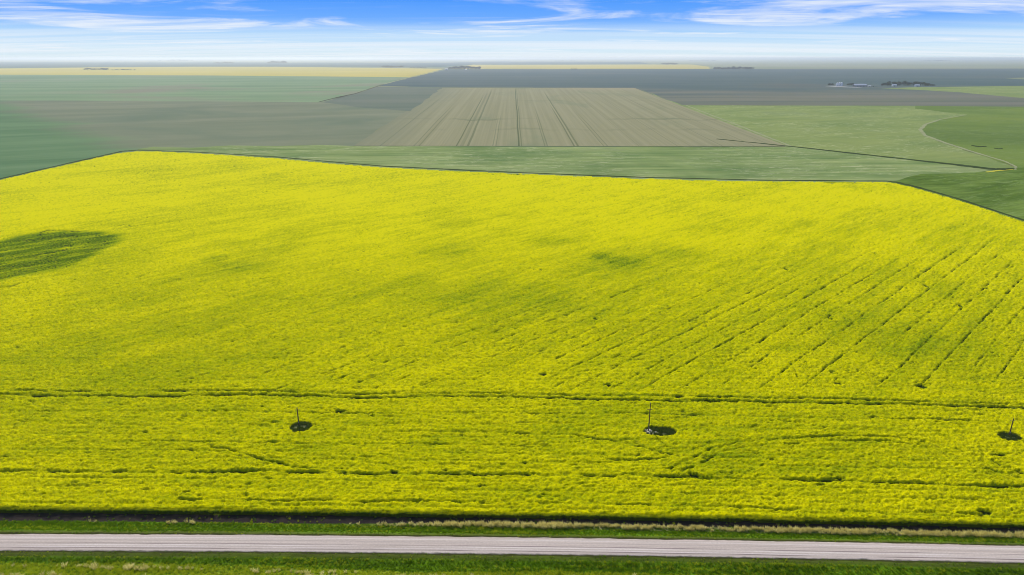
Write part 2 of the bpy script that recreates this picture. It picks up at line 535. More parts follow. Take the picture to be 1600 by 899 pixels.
sheet('field', [(-1200, 157), (0, 157), (200, 158), (500, 160), (590, 136), (690, 137.5), (655, 163), (545, 233), (500, 290), (200, 290), (-400, 450), (-1500, 600)], 0.34, M_grey_brown, 'grey brown field turning green at the far left behind the yellow canola', 'field')
sheet('field', [(592, 135.5), (691, 137.5), (641, 174), (560, 168), (520, 162), (505, 160)], 0.40, M_subslate, 'blue grey corner of crop beside the striped brown field', 'field')
sheet('field', [(700, 108.5), (1600, 107.5), (3200, 107.5), (3200, 170), (1600, 167), (1430, 166), (1200, 165), (1060, 164), (990, 137.5), (690, 137), (590, 134.5), (640, 122)], 0.30, M_slate, 'large dark fallow field stretching across under the far farms', 'field')
sheet('field', [(1375, 138.2), (1430, 136.5), (1600, 134.5), (3000, 131), (3000, 160), (1600, 153.5), (1500, 144.5), (1440, 141)], 0.45, M_light_green, 'pale green wedge of crop right of the farmyard', 'field')
sheet('field', [(1570, 122.5), (1600, 121.5), (1900, 121), (1900, 125), (1600, 124.4)], 0.45, M_far_pale, 'small pale patch in the dark fallow field at right edge', 'field')
sheet('field', [(1430, 165.6), (1600, 167), (3200, 170), (3200, 900), (1900, 620), (1620, 300), (1590, 262), (1540, 245), (1480, 226), (1446, 212), (1438, 203), (1448, 193), (1512, 179.5), (1430, 170)], 0.36, M_right_green, 'dark green field bounded by a curved pale track on the right', 'field')
sheet('field', [(1000, 140), (1066, 164.6), (1200, 165.2), (1432, 165.6), (1480, 170), (1512, 179.5), (1448, 193), (1438, 203), (1446, 212), (1480, 226), (1540, 245), (1590, 264), (1560, 270), (1240, 233), (1215, 226)], 0.32, M_light_green, 'light green field between the brown field and the curved track', 'field')
sheet('field', [(216, 233), (240, 229.5), (300, 231), (360, 227.5), (430, 228.5), (500, 226.5), (555, 228.5), (800, 229.5), (1235, 229.5), (1400, 248), (1590, 266), (1660, 300), (1800, 430), (1800, 520), (1400, 330), (800, 310), (200, 290), (190, 260)], 0.40, M_pasture, 'green pasture strip behind the yellow canola field', 'field')
sheet('field', [(1380, 287), (1440, 272), (1520, 270), (1600, 262), (1750, 262), (2400, 420), (2400, 700), (1650, 420), (1500, 330)], 0.44, M_corner_green, 'dark green corner right of the yellow canola field', 'field')

# the striped brown field, with sprayer tracks running up it
TL, TR, BR, BL = (690, 137.8), (992, 137.8), (1232, 229), (553, 228)
n = 40
gs = np.linspace(0, 1, n)
w0 = [np.array(at(*p, 0.38)) for p in (TL, TR, BR, BL)]
GU, GV = np.meshgrid(gs, gs)
XY = ((1 - GU)[..., None] * w0[3] + GU[..., None] * w0[2]) * (1 - GV)[..., None] + ((1 - GU)[..., None] * w0[0] + GU[..., None] * w0[1]) * GV[..., None]
vv = np.concatenate([XY, np.full(XY.shape[:2] + (1,), 0.38)], -1).reshape(-1, 3)
me = np_mesh('brown_field', vv, grid_quads(n, n), {'across': GU, 'along': GV})
m, t = material('brown_striped_crop')
P = world_pos(t); ua, va = attr(t, 'across'), attr(t, 'along')
cvn = t.n('ShaderNodeCombineXYZ'); t.link(ua, cvn.inputs[0]); t.link(va, cvn.inputs[1])
Q = cvn.outputs[0]
sn = t.noise(t.mapping(Q, (70, 0.9, 1)), 1.0, 5, 0.65)
pn = t.noise(t.mapping(Q, (4, 3, 1)), 1.0, 4, 0.6, 0.4)
c = t.mix(t.step(sn, 0.3, 0.7), (0.26, 0.25, 0.135), (0.325, 0.305, 0.175))
c = t.mix(t.step(pn, 0.52, 0.75), c, (0.21, 0.235, 0.13))
c = t.mix(t.math('MULTIPLY', t.math('MULTIPLY', t.step(va, 0.86, 0.97), t.step(ua, 0.45, 0.8)), 0.5), c, (0.36, 0.30, 0.19))
wv = t.math('MULTIPLY', t.math('SUBTRACT', t.noise(t.mapping(Q, (3, 5, 1)), 1.0, 2), 0.5), 0.006)
uw = t.math('ADD', ua, wv)
for px, k, top, wd in ((594, .8, .75, .0022), (647, .5, .55, .002), (655, .6, .5, .002), (714, .8, .8, .0024), (722, .35, .9, .006), (732, .7, 1., .004), (771, .5, .35, .0018), (776, .5, .4, .0018),
                       (812, .95, 1.1, .0028), (816, .6, 1.1, .002), (853, .5, .4, .002), (857, .5, .5, .002), (899, .75, .55, .0028), (905, .7, .9, .0032), (945, .5, .4, .0018), (951, .5, .45, .002), (1000, .3, .7, .002), (1060, .35, .8, .002), (1130, .4, .9, .002), (1180, .3, .7, .002), (1210, .3, .8, .002)):
    u0 = (px - 553) / (1232 - 553)
    d = t.math('ABSOLUTE', t.math('SUBTRACT', uw, u0))
    f = t.math('MULTIPLY', t.step(d, wd, wd * 0.4), t.step(va, top, top - 0.3, 0.0, k * 0.8))
    f = t.math('MULTIPLY', f, t.step(sn, 0.2, 0.5, 0.5, 1.0))
    c = t.mix(f, c, (0.07, 0.10, 0.04))
for v0, k in ((0.23, 0.4), (0.12, 0.25), (0.55, 0.2)):
    d = t.math('ABSOLUTE', t.math('SUBTRACT', t.math('ADD', va, t.math('MULTIPLY', t.math('SUBTRACT', t.noise(t.mapping(Q, (6, 0, 1)), 1.0, 3), 0.5), 0.12)), v0))
    c = t.mix(t.math('MULTIPLY', t.step(d, 0.012, 0.003), t.math('MULTIPLY', t.step(pn, 0.4, 0.6), k)), c, (0.10, 0.13, 0.06))
lf = t.math('ADD', ua, t.math('MULTIPLY', t.math('SUBTRACT', pn, 0.5), 0.25))
c = t.mix(t.step(lf, 0.16, -0.04, 0.0, 0.9), c, t.mix(sn, (0.19, 0.205, 0.125), (0.25, 0.255, 0.16)))
finish(t, c, 1.0, 0.0)
tag(link('field', me, m), 'brown field with dark sprayer tracks running away in the centre', 'field', kind='structure')


def ribbon(name, pix, wid, z, mat, label, cat, seed=0, hump=0.0, n=8, kind='structure'):
    """a strip of ground cover of a given width in metres along pixel points"""
    pts = [np.array(at(*p)) for p in pix]
    P2 = []
    for a, b in zip(pts[:-1], pts[1:]):
        for k in range(n): P2.append(a + (b - a) * k / n)
    P2.append(pts[-1]); P2 = np.array(P2)
    T = np.gradient(P2, axis=0); T /= np.linalg.norm(T, axis=1)[:, None]
    Nn = np.stack([-T[:, 1], T[:, 0]], -1)
    r = np.random.default_rng(seed)
    wv = np.interp(np.linspace(0, 1, len(P2)), np.linspace(0, 1, len(wid)), wid) if isinstance(wid, (list, tuple)) else np.full(len(P2), wid)
    vs = []
    for s_, h_ in ((-1, 0), (-0.4, 0.8), (0.1, 1.0), (0.5, 0.7), (1, 0)):
        jit = 1 + (r.random(len(P2)) - 0.5) * 0.6
        q = P2 + Nn * (s_ * wv / 2 * jit)[:, None]
        vs.append(np.concatenate([q, (z + h_ * hump * (0.6 + 0.8 * r.random(len(P2))))[:, None]], 1))
    vs = np.stack(vs, 0)
    me = np_mesh(name, vs.reshape(-1, 3), grid_quads(5, len(P2)))
    return tag(link(name, me, mat), label, cat, kind=kind)


M_weed = plain('ditch_weeds', (0.045, 0.07, 0.022), 1.0, 0.0, 0.4, 0.05)
M_track = plain('dry_track', (0.31, 0.33, 0.17), 1.0, 0.0, 0.3, 0.05)
M_hedge = plain('dark_bank', (0.07, 0.065, 0.04), 1.0, 0.0, 0.4, 0.05)
ribbon('ditch', [(1120, 218), (1180, 224), (1240, 230), (1330, 240), (1430, 251), (1500, 259), (1556, 265.5), (1585, 264)], [3, 4, 8, 10, 10, 13, 17, 3], 0.5, M_weed, 'dark weedy ditch running between pasture and light green field', 'ditch', 1, 0.5)
ribbon('track', [(1072, 165), (1110, 180), (1150, 195), (1195, 213), (1236, 229)], 5, 0.5, M_track, 'pale strip along the right side of the brown field', 'track', 2)
ribbon('track', [(1510, 180), (1470, 187), (1446, 195), (1438, 203), (1445, 212), (1480, 225), (1530, 241), (1570, 253), (1587, 261), (1586, 266)], [4, 5, 6, 6, 5, 3, 2], 0.55, M_track, 'pale curved track round the dark green field on the right', 'track', 3)
ribbon('hedge_bank', [(498, 160), (530, 152), (556, 146.5), (600, 132)], [5, 9, 9, 5], 0.5, M_hedge, 'dark bank at the corner of the grey brown field', 'bank', 4, 0.8)
ribbon('far_road', [(556, 146.5), (600, 132), (645, 120), (690, 109)], 10, 0.7, M_track, 'straight dirt road running up to the tree belt', 'road', 5)
ribbon('weed_patch', [(1518, 228), (1530, 230), (1541, 229.5)], [2, 9, 2], 0.5, M_weed, 'dark weed patch beside the curved pale track', 'weed patch', 6, 0.6)
ribbon('weed_patch', [(1553, 232.5), (1560, 233.5), (1566, 233)], [1, 5, 1], 0.5, M_weed, 'small dark weed patch right of the larger one by the curved track', 'weed patch', 7, 0.6)
M_yfl = plain('volunteer_canola', (0.55, 0.50, 0.06), 1.0, 0.0, 0.2, 0.05)
ribbon('yellow_patch', [(1540, 270), (1560, 267.5), (1583, 266)], [3, 5, 2], 0.6, M_yfl, 'streak of yellow flowers at the right end of the ditch', 'flowers', 8)
# weedy dark margin just behind the far edge of the canola
ribbon('field_margin', [(-300, 349), (0, 280.5), (190, 237.4), (215, 235.4), (300, 238.2), (430, 246), (600, 260.8), (800, 270.2), (1000, 278), (1200, 282.8), (1385, 284), (1402, 286), (1430, 292.5), (1500, 312.5), (1600, 345.5), (1800, 413)], [2.2, 2.5, 4, 4, 2.5, 3, 4, 4, 3, 2.5, 5, 6, 3.5, 2.5, 2.2], 0.5, M_weed, 'dark weedy margin behind the yellow canola field', 'margin', 9, 0.5)

# ------------------------------------------------------------------ the canola field
FAR_EDGE = [(-500, 394), (-200, 326.5), (0, 281.3), (60, 267.5), (130, 251.5), (180, 240.3), (215, 236.5), (260, 237.5), (330, 241), (430, 247.5), (520, 256), (600, 262), (700, 267.3), (800, 271.3), (900, 275.5), (1000, 279.3), (1100, 282.3), (1200, 284), (1300, 284.8), (1385, 285.3), (1402, 287.4), (1430, 294), (1500, 314), (1600, 347), (1800, 415), (2100, 517)]
far_w = [at(x, y, 1.0) for x, y in FAR_EDGE]
poly = [(-520, 60)] + far_w + [(620, 60)]
poly[0] = (far_w[0][0], 60); poly[-1] = (far_w[-1][0], 60)


def px_line(pts): return [at(x, y, 0.9) for x, y in pts]


# wheel ruts across the far part run at 45 degrees; each passes through a point at Y=234
RUTS = []
base_y = 234.0
for px, amp, near_c, far_c in ((-560, 0.25, 0, 420), (-420, 0.30, 0, 420), (-250, 0.30, 0, 400), (-120, 0.30, 0, 400), (30, 0.35, 0, 380), (110, 0.45, 0, 330), (240, 0.57, 0, 300), (330, 0.62, 0, 340), (430, 0.67, 0, 330), (530, 0.72, 0, 350), (640, 0.82, 0, 360), (700, 0.77, 0, 360), (819, 0.97, 0, 330), (890, 0.92, 0, 400), (1000, 1.00, 0, 430), (1060, 0.92, 0, 430),
                               (1180, 0.95, 0, 470), (1244, 1.00, 0, 480), (1365, 0.85, 0, 430), (1430, 1.00, 0, 455), (1545, 1.00, 0, 455), (1640, 0.80, 0, 400), (950, 0.77, 0, 460), (1115, 0.77, 0, 470), (1305, 0.60, 0, 480), (1490, 0.70, 0, 500), (1590, 0.55, 0, 480), (1720, 0.80, 0, 480), (1800, 0.80, 0, 480), (480, 0.72, 0, 380), (580, 0.77, 0, 400), (760, 0.82, 0, 400), (855, 0.72, 0, 430), (180, 0.40, 0, 350)):
    x0, y0 = at(px, 611, 0.9)
    RUTS.append((x0, y0, amp, far_c))
HEAD = [  # (pixel polyline, strength, half width m)
    ([(-300, 612), (0, 618), (60, 619), (250, 620), (380, 618), (470, 620), (570, 622), (640, 621), (700, 620.5), (880, 623), (930, 625), (1050, 627), (1200, 629), (1330, 631), (1450, 634), (1600, 638), (1900, 646)], 1.0, 0.68),
    ([(-300, 604), (0, 611), (120, 612), (280, 611), (400, 612), (560, 616), (760, 616), (900, 618), (960, 619), (1030, 619.5), (1140, 622), (1300, 624), (1480, 630), (1600, 633), (1900, 641)], 0.8, 0.5),
    ([(-200, 642), (120, 644), (230, 643), (380, 644), (470, 645), (600, 647), (800, 646.5), (900, 648), (1000, 647), (1180, 653), (1350, 656), (1440, 656), (1600, 662)], 0.5, 0.35),
    ([(-200, 735), (0, 738), (100, 738), (220, 740), (420, 738), (560, 741), (700, 743), (850, 744), (980, 746), (1040, 747), (1150, 750), (1300, 752), (1450, 758), (1600, 762), (1800, 768)], 0.8, 0.52),
    ([(700, 741), (820, 742), (950, 744), (1100, 746)], 0.6, 0.3),
    ([(280, 782), (420, 783), (540, 785), (700, 786), (900, 789), (1130, 793), (1250, 798), (1420, 803), (1600, 806)], 0.55, 0.3),
    ([(1045, 735), (1085, 715), (1110, 703), (1150, 694), (1250, 685), (1330, 682), (1400, 685), (1460, 693), (1500, 705), (1540, 724), (1600, 742), (1700, 765)], 0.6, 0.38),
    ([(1060, 742), (1100, 722), (1130, 706), (1200, 696), (1300, 690), (1390, 691), (1440, 699), (1485, 712), (1530, 730), (1590, 748), (1690, 775)], 0.58, 0.36),
    ([(1450, 672), (1490, 690), (1530, 712), (1570, 730), (1610, 745)], 0.6, 0.35),
    ([(870, 712), (930, 716), (990, 722), (1040, 716), (1080, 704), (1120, 692)], 0.6, 0.35),
    ([(380, 715), (330, 706), (250, 702), (150, 705)], 0.5, 0.35),
    ([(330, 700), (370, 706), (410, 720), (470, 732), (540, 738)], 0.68, 0.4),
    ([(600, 676), (750, 677), (900, 681), (960, 690), (1010, 702), (1050, 712)], 0.62, 0.35),
    ([(180, 690), (320, 692), (560, 695), (720, 697), (860, 699)], 0.55, 0.3),
    ([(0, 566), (30, 563), (65, 560)], 0.4, 0.4),
    ([(60, 364), (75, 360), (105, 361), (135, 363)], 0.9, 1.0),
    ([(185, 354), (200, 352), (206, 355)], 0.6, 0.8),
    ([(-30, 453), (0, 451), (16, 449), (30, 444)], 0.9, 0.9),
    ([(215, 434), (228, 430), (232, 427)], 0.8, 0.7),
    ([(255, 444), (265, 441), (280, 437)], 0.8, 0.6),
    ([(1290, 285.8), (1340, 286.8)], 0.9, 2.2),
    ([(796, 272.5), (818, 273.3)], 0.9, 2.2),
    ([(985, 279.6), (1008, 280.4)], 0.8, 2.2),
    ([(1080, 283), (1110, 283.8)], 0.6, 2.0),
    ([(1375, 288), (1398, 292)], 0.6, 1.6),
]
HEAD = [(px_line(p), s, hw) for p, s, hw in HEAD]
# clearings round the poles and small bare spots: (x px, y px, half length px, half depth px)
POLES = [(467.5, 668.5, 463, 637.5), (1013, 677.5, 1015, 630.5), (1576, 684, 1580.5, 654.5)]
HOLES = [(470.5, 669, 17, 8), (1031, 676, 26, 7.2), (1578, 684.5, 18, 6.5)]
SPOTS = [(850, 587, 7, 2.5), (948, 604, 8, 2.3), (1085, 745, 10, 3.5), (1561, 713, 12, 2.6), (1538, 803, 14, 4), (1307, 601, 7, 1.6), (291, 773, 6, 2), (820, 727, 7, 2.6), (1060, 622, 9, 2.4), (1105, 627, 10, 2.8),
         (1440, 606, 8, 3), (535, 645, 12, 2.2), (1298, 500, 4, 2), (1448, 449, 5, 2.5), (1300, 583, 4, 1.5), (615, 740, 7, 2), (695, 738, 8, 2.2), (1280, 760, 8, 2), (1365, 655, 9, 2), (1205, 720, 9, 1.8), (1540, 452, 4, 1.5), (1500, 480, 5, 2), (1228, 422, 3, 1.5), (1310, 750, 14, 1.8), (845, 423, 3, 1.5), (930, 500, 4, 1.5)]


def ell(lst):
    o = []
    for x, y, a, b in lst:
        c = at(x, y, 0.6)
        o.append((c[0], c[1], a * metre(y), abs(at(x, y - b, 0.6)[1] - at(x, y + b, 0.6)[1]) / 2))
    return o


HOLES_W, SPOTS_W = ell(HOLES), ell(SPOTS)
GREEN_PATCH = px_line([(-300, 400), (-80, 392), (0, 377), (30, 369), (62, 364), (100, 362), (155, 362), (182, 366), (197, 373), (184, 382), (158, 393), (134, 408), (92, 423), (40, 432), (0, 441), (-80, 455), (-300, 480)])
OTHER_GREEN = [(970, 412, 45, 12, .75), (940, 403, 20, 6, .6), (1060, 398, 40, 12, .5), (335, 405, 18, 7, .6), (380, 418, 45, 8, .45), (360, 380, 40, 9, .3), (690, 395, 50, 10, .45), (850, 378, 40, 10, .4), (720, 470, 90, 18, .3), (1340, 490, 90, 22, .35), (1450, 530, 80, 18, .45), (1080, 500, 70, 20, .35), (900, 480, 80, 20, .3),
               (1420, 545, 70, 12, .4), (450, 470, 90, 20, .25), (60, 650, 60, 9, .5), (300, 640, 80, 12, .35), (1180, 720, 200, 20, .3), (1250, 740, 120, 12, .35), (120, 700, 120, 25, .3), (650, 700, 160, 20, .25), (500, 290, 150, 14, .35), (330, 270, 120, 14, .3), (1290, 455, 60, 8, .25), (1130, 310, 80, 10, .25), (900, 330, 60, 10, .25), (820, 775, 120, 12, .3), (1000, 780, 160, 10, .3), (550, 660, 150, 12, .2), (300, 520, 120, 15, .25), (1230, 545, 25, 8, .4), (1240, 350, 50, 10, .25), (1490, 350, 60, 10, .25)]
OG = [(*at(x, y, 1.0), a * metre(y), abs(at(x, y - b, 1)[1] - at(x, y + b, 1)[1]) / 2, k) for x, y, a, b, k in OTHER_GREEN]


def canopy(X, Y):
    """crop height (m), flowering 0..1 and openness 0..1 at ground points"""
    ev = Y - curve(EDGE_C, X)
    gap = np.zeros(X.shape, np.float32)
    head_lim = sstep(-4, 4, Y - (232 + 0.035 * X))           # beyond it the 45 degree rows begin
    dash = N2.fbm((X + Y) * 0.13, (X - Y) * 0.10, 4, 0.8)
    wig = (N3.fbm(X * 0.05, Y * 0.05, 2) - 0.5) * 1.6 + (N2(X * 0.45, Y * 0.45) - 0.5) * 0.7
    for x0, y0, amp, fc in RUTS:
        for off, k in ((0.0, 1.0),):
            d = np.abs((X - x0) - (Y - y0) + wig - off * 1.4) * 0.7071
            hw = (0.24 + 0.0010 * np.maximum(Y - 200, 0)) * (0.55 + 0.9 * N4.fbm(X * 0.35, Y * 0.35, 2))
            on = sstep(0.74 - 0.30 * amp * k, 0.84 - 0.30 * amp * k, dash)
            on2 = 0.26 * amp * k * (0.3 + 1.3 * N1.fbm(X * 0.25, Y * 0.25, 2))
            g = np.exp(-(d / hw) ** 2) * np.maximum(on, on2) * head_lim * sstep(fc, fc - 60, Y)
            gap = np.maximum(gap, g)
    dash2 = N1.fbm(X * 0.11, Y * 0.5, 4)
    wig2 = (N4.fbm(X * 0.12, Y * 0.02, 3) - 0.5) * 1.5 + (N3.fbm(X * 0.7, Y * 0.3, 2) - 0.5) * 0.9
    for pts, s_, hw in HEAD:
        d = seg_dist(X, Y + wig2, pts)
        on = sstep(0.72 - 0.40 * s_, 0.84 - 0.40 * s_, dash2)
        hw2 = hw * (0.35 + 1.3 * N3.fbm(X * 0.35, Y * 0.3, 2))
        gap = np.maximum(gap, np.exp(-(d / hw2) ** 2) * np.maximum(on, 0.42 * s_ * (0.3 + 1.4 * N1.fbm(X * 0.2, Y * 0.3, 2))))
    # faint seeding tracks parallel to the road
    for yp, k in ((560, .18), (505, .14), (463, .10), (594, .14), (665, .15), (685, .15), (710, .2), (722, .18), (755, .2), (768, .18), (795, .2)):
        y0 = at(800, yp, 1)[1]
        d = np.abs(Y - y0 - (X * 0.004 if yp < 600 else (curve(EDGE_C, X) - EDGE_C[2])))
        gap = np.maximum(gap, np.exp(-(d / (0.35 if yp > 600 else .6)) ** 2) * k * (0.4 + 1.2 * dash2))
    # tiny random openings
    pit = N4.fbm(np.where(Y > 236, X + Y, X * 0.7) * 0.35 + 91, np.where(Y > 236, X - Y, Y * 1.8) * 0.5, 3)
    gap = np.maximum(gap, sstep(0.74, 0.84, pit) * 0.6)
    edge_n = (N1.fbm(X * 0.8, Y * 0.8, 3) - 0.5) * 0.7
    clear = np.zeros(X.shape, np.float32)
    for cx_, cy_, a, b in HOLES_W:
        r = np.sqrt(((X - cx_) / a) ** 2 + ((Y - cy_) / b) ** 2)
        clear = np.maximum(clear, sstep(1.12, 0.98, r + edge_n * 0.45 + 0.35 * np.abs((X - cx_) / a) ** 4 * 0.3))
    for cx_, cy_, a, b in SPOTS_W:
        r = np.sqrt(((X - cx_) / a) ** 2 + ((Y - cy_) / max(b, .5)) ** 2)
        gap = np.maximum(gap, 0.9 * sstep(1.1, 0.5, r + edge_n * 2))
    gap = np.maximum(gap, clear)
    # flowering
    rx, ry = (X + Y) * 0.7071, (X - Y) * 0.7071
    far = sstep(215, 300, Y)
    f = 0.84 - 0.35 * (N1.fbm(rx * 0.012, ry * 0.06, 4) - 0.5) - 0.4 * (N2.fbm(X * 0.02, Y * 0.02, 4) - 0.5)
    f = f - 0.55 * far * (N3.fbm(rx * 0.05, ry * 0.35, 4) - 0.5) - 0.45 * (1 - far) * (N3.fbm(X * 0.06, Y * 0.4, 4) - 0.5)
    f = f + 0.6 * (N4.fbm(X * 1.2, Y * 1.6, 2) - 0.5) - 0.06 + 0.16 * sstep(420, 620, Y) + 0.08 * sstep(215, 180, Y)
    for cx_, cy_, a, b, k in OG:
        r = ((X - cx_) / a) ** 2 + ((Y - cy_) / b) ** 2
        f = f - k * 0.5 * np.exp(-r) * (0.4 + 1.2 * N3.fbm(rx * 0.04, ry * 0.25, 3))
    gp = np.where(in_poly(X, Y, GREEN_PATCH), -1.0, 1.0) * seg_dist(X, Y, GREEN_PATCH, True)
    st_ = N2.fbm(rx * 0.03 + 7, ry * 0.22, 4)
    ing = sstep(4, -7, gp + (st_ - 0.5) * 8)
    f = np.where(ing > 0, f * (1 - ing) + ing * np.clip(0.13 + 0.8 * (st_ - 0.5) + 0.9 * (N4.fbm(rx * 0.1, ry * 0.8, 2) - 0.5), 0.08, 0.8), f)
    f = np.clip(f, 0, 1)
    f = f * (1 - 0.9 * gap)
    h = 1.4 + 0.35 * (N2.fbm(X * 0.09, Y * 0.09, 3) - 0.5) + (0.85 * (N4.fbm(X * 1.15, Y * 1.6, 3) - 0.5) + 0.35 * (N2.fbm(X * 0.6, Y * 0.8, 2) - 0.5)) + 0.35 * (N1.fbm(rx * 0.10, ry * 0.6, 3) - 0.5) * far + 0.65 * (N1.fbm(X * 0.12, Y * 0.7, 3) - 0.5) * (1 - far) + 0.7 * ing * (N1.fbm(rx * 0.07, ry * 0.35, 3) - 0.5)
    h = h - 0.12 * (1 - f) - 0.35 * ing
    h = h * (1 - 0.85 * np.clip(gap, 0, 1))
    h = np.where(clear > 0.3, 0.02 + 0.1 * N4(X * 2, Y * 2), h)
    return h, f, gap, clear, ing


def rows():
    v = [0.0, 0.12, 0.3, 0.6]
    while v[-1] < 900:
        Yc = 160 + v[-1]
        sl = math.hypot(Yc, CAM_H)
        v.append(v[-1] + max(0.36, 0.62 * sl * sl / (F * 0.64 * CAM_H)))
    return np.array(v)


vr = rows()
sc = np.linspace(-0.97, 0.97, 1250)
SC, VR = np.meshgrid(sc, vr)
X = SC * (164 + VR)
Y = curve(EDGE_C, X) + VR
H, FL, GAP, CLR, ING = canopy(X, Y)
rj = rng.random(X.shape)
H = H + (rj - 0.5) * 0.22 * (1 - GAP) * (VR > 0.05)
wallr = 0.25 * N1.fbm(X * 1.5, X * 0, 2)
H = H * sstep(0.02, 0.45, VR - 0.9 * N1.fbm(X * 0.9, X * 0, 3) * (0.4 + 1.2 * N2(X * 0.13, X * 0 + 3)))
ins = in_poly(X, Y, poly)
cell = ins[:-1, :-1] & ins[1:, :-1] & ins[:-1, 1:] & ins[1:, 1:]
q = grid_quads(*X.shape)[cell.ravel()]
used = np.zeros(X.size, bool); used[q.ravel()] = True
idx = np.cumsum(used) - 1
vts = np.stack([X, Y, H + 0.02], -1).reshape(-1, 3)[used]
me = np_mesh('canola_crop', vts, idx[q], {'flower': FL.ravel()[used], 'gap': GAP.ravel()[used], 'clear': CLR.ravel()[used], 'edge': VR.ravel()[used]}, True)
m, t = material('canola_canopy')
P = world_pos(t)
fl, gp, cr, edv = attr(t, 'flower'), attr(t, 'gap'), attr(t, 'clear'), attr(t, 'edge')
fine = t.noise(P, 2.2, 5, 0.75)
mid = t.noise(t.mapping(P, (0.35, 0.8, 0.5), R(0)), 1.0, 4, 0.6)
ff = t.math('ADD', fl, t.math('ADD', t.math('MULTIPLY', t.math('SUBTRACT', fine, 0.5), 1.0), t.math('MULTIPLY', t.math('SUBTRACT', mid, 0.5), 0.25)))
ff = t.math('SUBTRACT', ff, t.step(edv, 320.0, 60.0, 0.0, 0.06))
c = t.ramp(ff, [(0.0, (0.05, 0.10, 0.002)), (0.16, (0.15, 0.23, 0.004)), (0.38, (0.29, 0.35, 0.002)), (0.66, (0.48, 0.485, 0.0008)), (1.0, (0.70, 0.645, 0.0005))])
# stems and lower leaves on sides and in openings, shade painted into the colour
spz = t.n('ShaderNodeSeparateXYZ'); t.link(P, spz.inputs[0])
stem_shade = t.step(spz.outputs[2], 0.95, 0.55)
c = t.mix(t.math('MULTIPLY', stem_shade, 0.9), c, (0.03, 0.055, 0.010))
soilc = t.mix(fine, (0.03, 0.028, 0.02), (0.07, 0.075, 0.03))
c = t.mix(cr, c, soilc)
finish(t, c, 1.0, 0.0, fine, 0.9, 0.25)
crop = tag(link('canola_crop', me, m), 'bright yellow flowering canola crop filling most of the picture', 'canola', kind='stuff')

# --- flowering plants standing on the canopy: scattered clumps, dense near the road


def blades(n, spread, h0, h1, size, lean, seed, upright=False):
    r = np.random.default_rng(seed)
    v, f = [], []
    for k in range(n):
        a = r.random() * 6.283; d = spread * math.sqrt(r.random())
        c = np.array([d * math.cos(a), d * math.sin(a), h0 + (h1 - h0) * r.random()])
        s_ = size * (0.6 + 0.8 * r.random())
        n1 = r.normal(size=3); n1 /= np.linalg.norm(n1)
        if upright: n1[2] *= 0.3
        b1 = np.cross(n1, r.normal(size=3)); b1 /= np.linalg.norm(b1)
        b2 = np.cross(n1, b1)
        i = len(v)
        v += [c - b1 * s_, c - b2 * s_ * .8, c + b1 * s_, c + b2 * s_ * .8]
        f.append((i, i + 1, i + 2, i + 3))
    return v, f


def clump(name, n_fl, n_lf, spread, mats, seed, fsize=0.05):
    v1, f1 = blades(n_lf, spread, -0.35, 0.02, 0.09, 0.3, seed)
    v2, f2 = blades(n_fl, spread, -0.04, 0.20, fsize, 0.3, seed + 50)
    me = bpy.data.meshes.new(name)
    me.from_pydata([tuple(x) for x in v1 + v2], [], f1 + [tuple(i + len(v1) for i in f) for f in f2])
    for mm in mats: me.materials.append(mm)
    me.polygons.foreach_set('material_index', [0] * len(f1) + [1] * len(f2))
    me.update()
    return bpy.data.objects.new(name, me)


def leafy(name, a, b, trans, tcol=None):
    m, t = material(name)
    n1 = t.noise(world_pos(t), 0.9, 3)
    rd = t.n('ShaderNodeObjectInfo').outputs['Random']
    k = t.math('ADD', t.math('MULTIPLY', n1, 0.5), t.math('MULTIPLY', rd, 0.5))
    c = t.mix(k, a, b)
    finish(t, c, 0.7, 0.15, trans=trans, trans_col=None)
    return m


M_petal = leafy('canola_petals', (0.58, 0.61, 0.001), (0.78, 0.73, 0.001), 0.45)
M_cleaf = leafy('canola_leaves', (0.12, 0.21, 0.004), (0.27, 0.38, 0.008), 0.35)


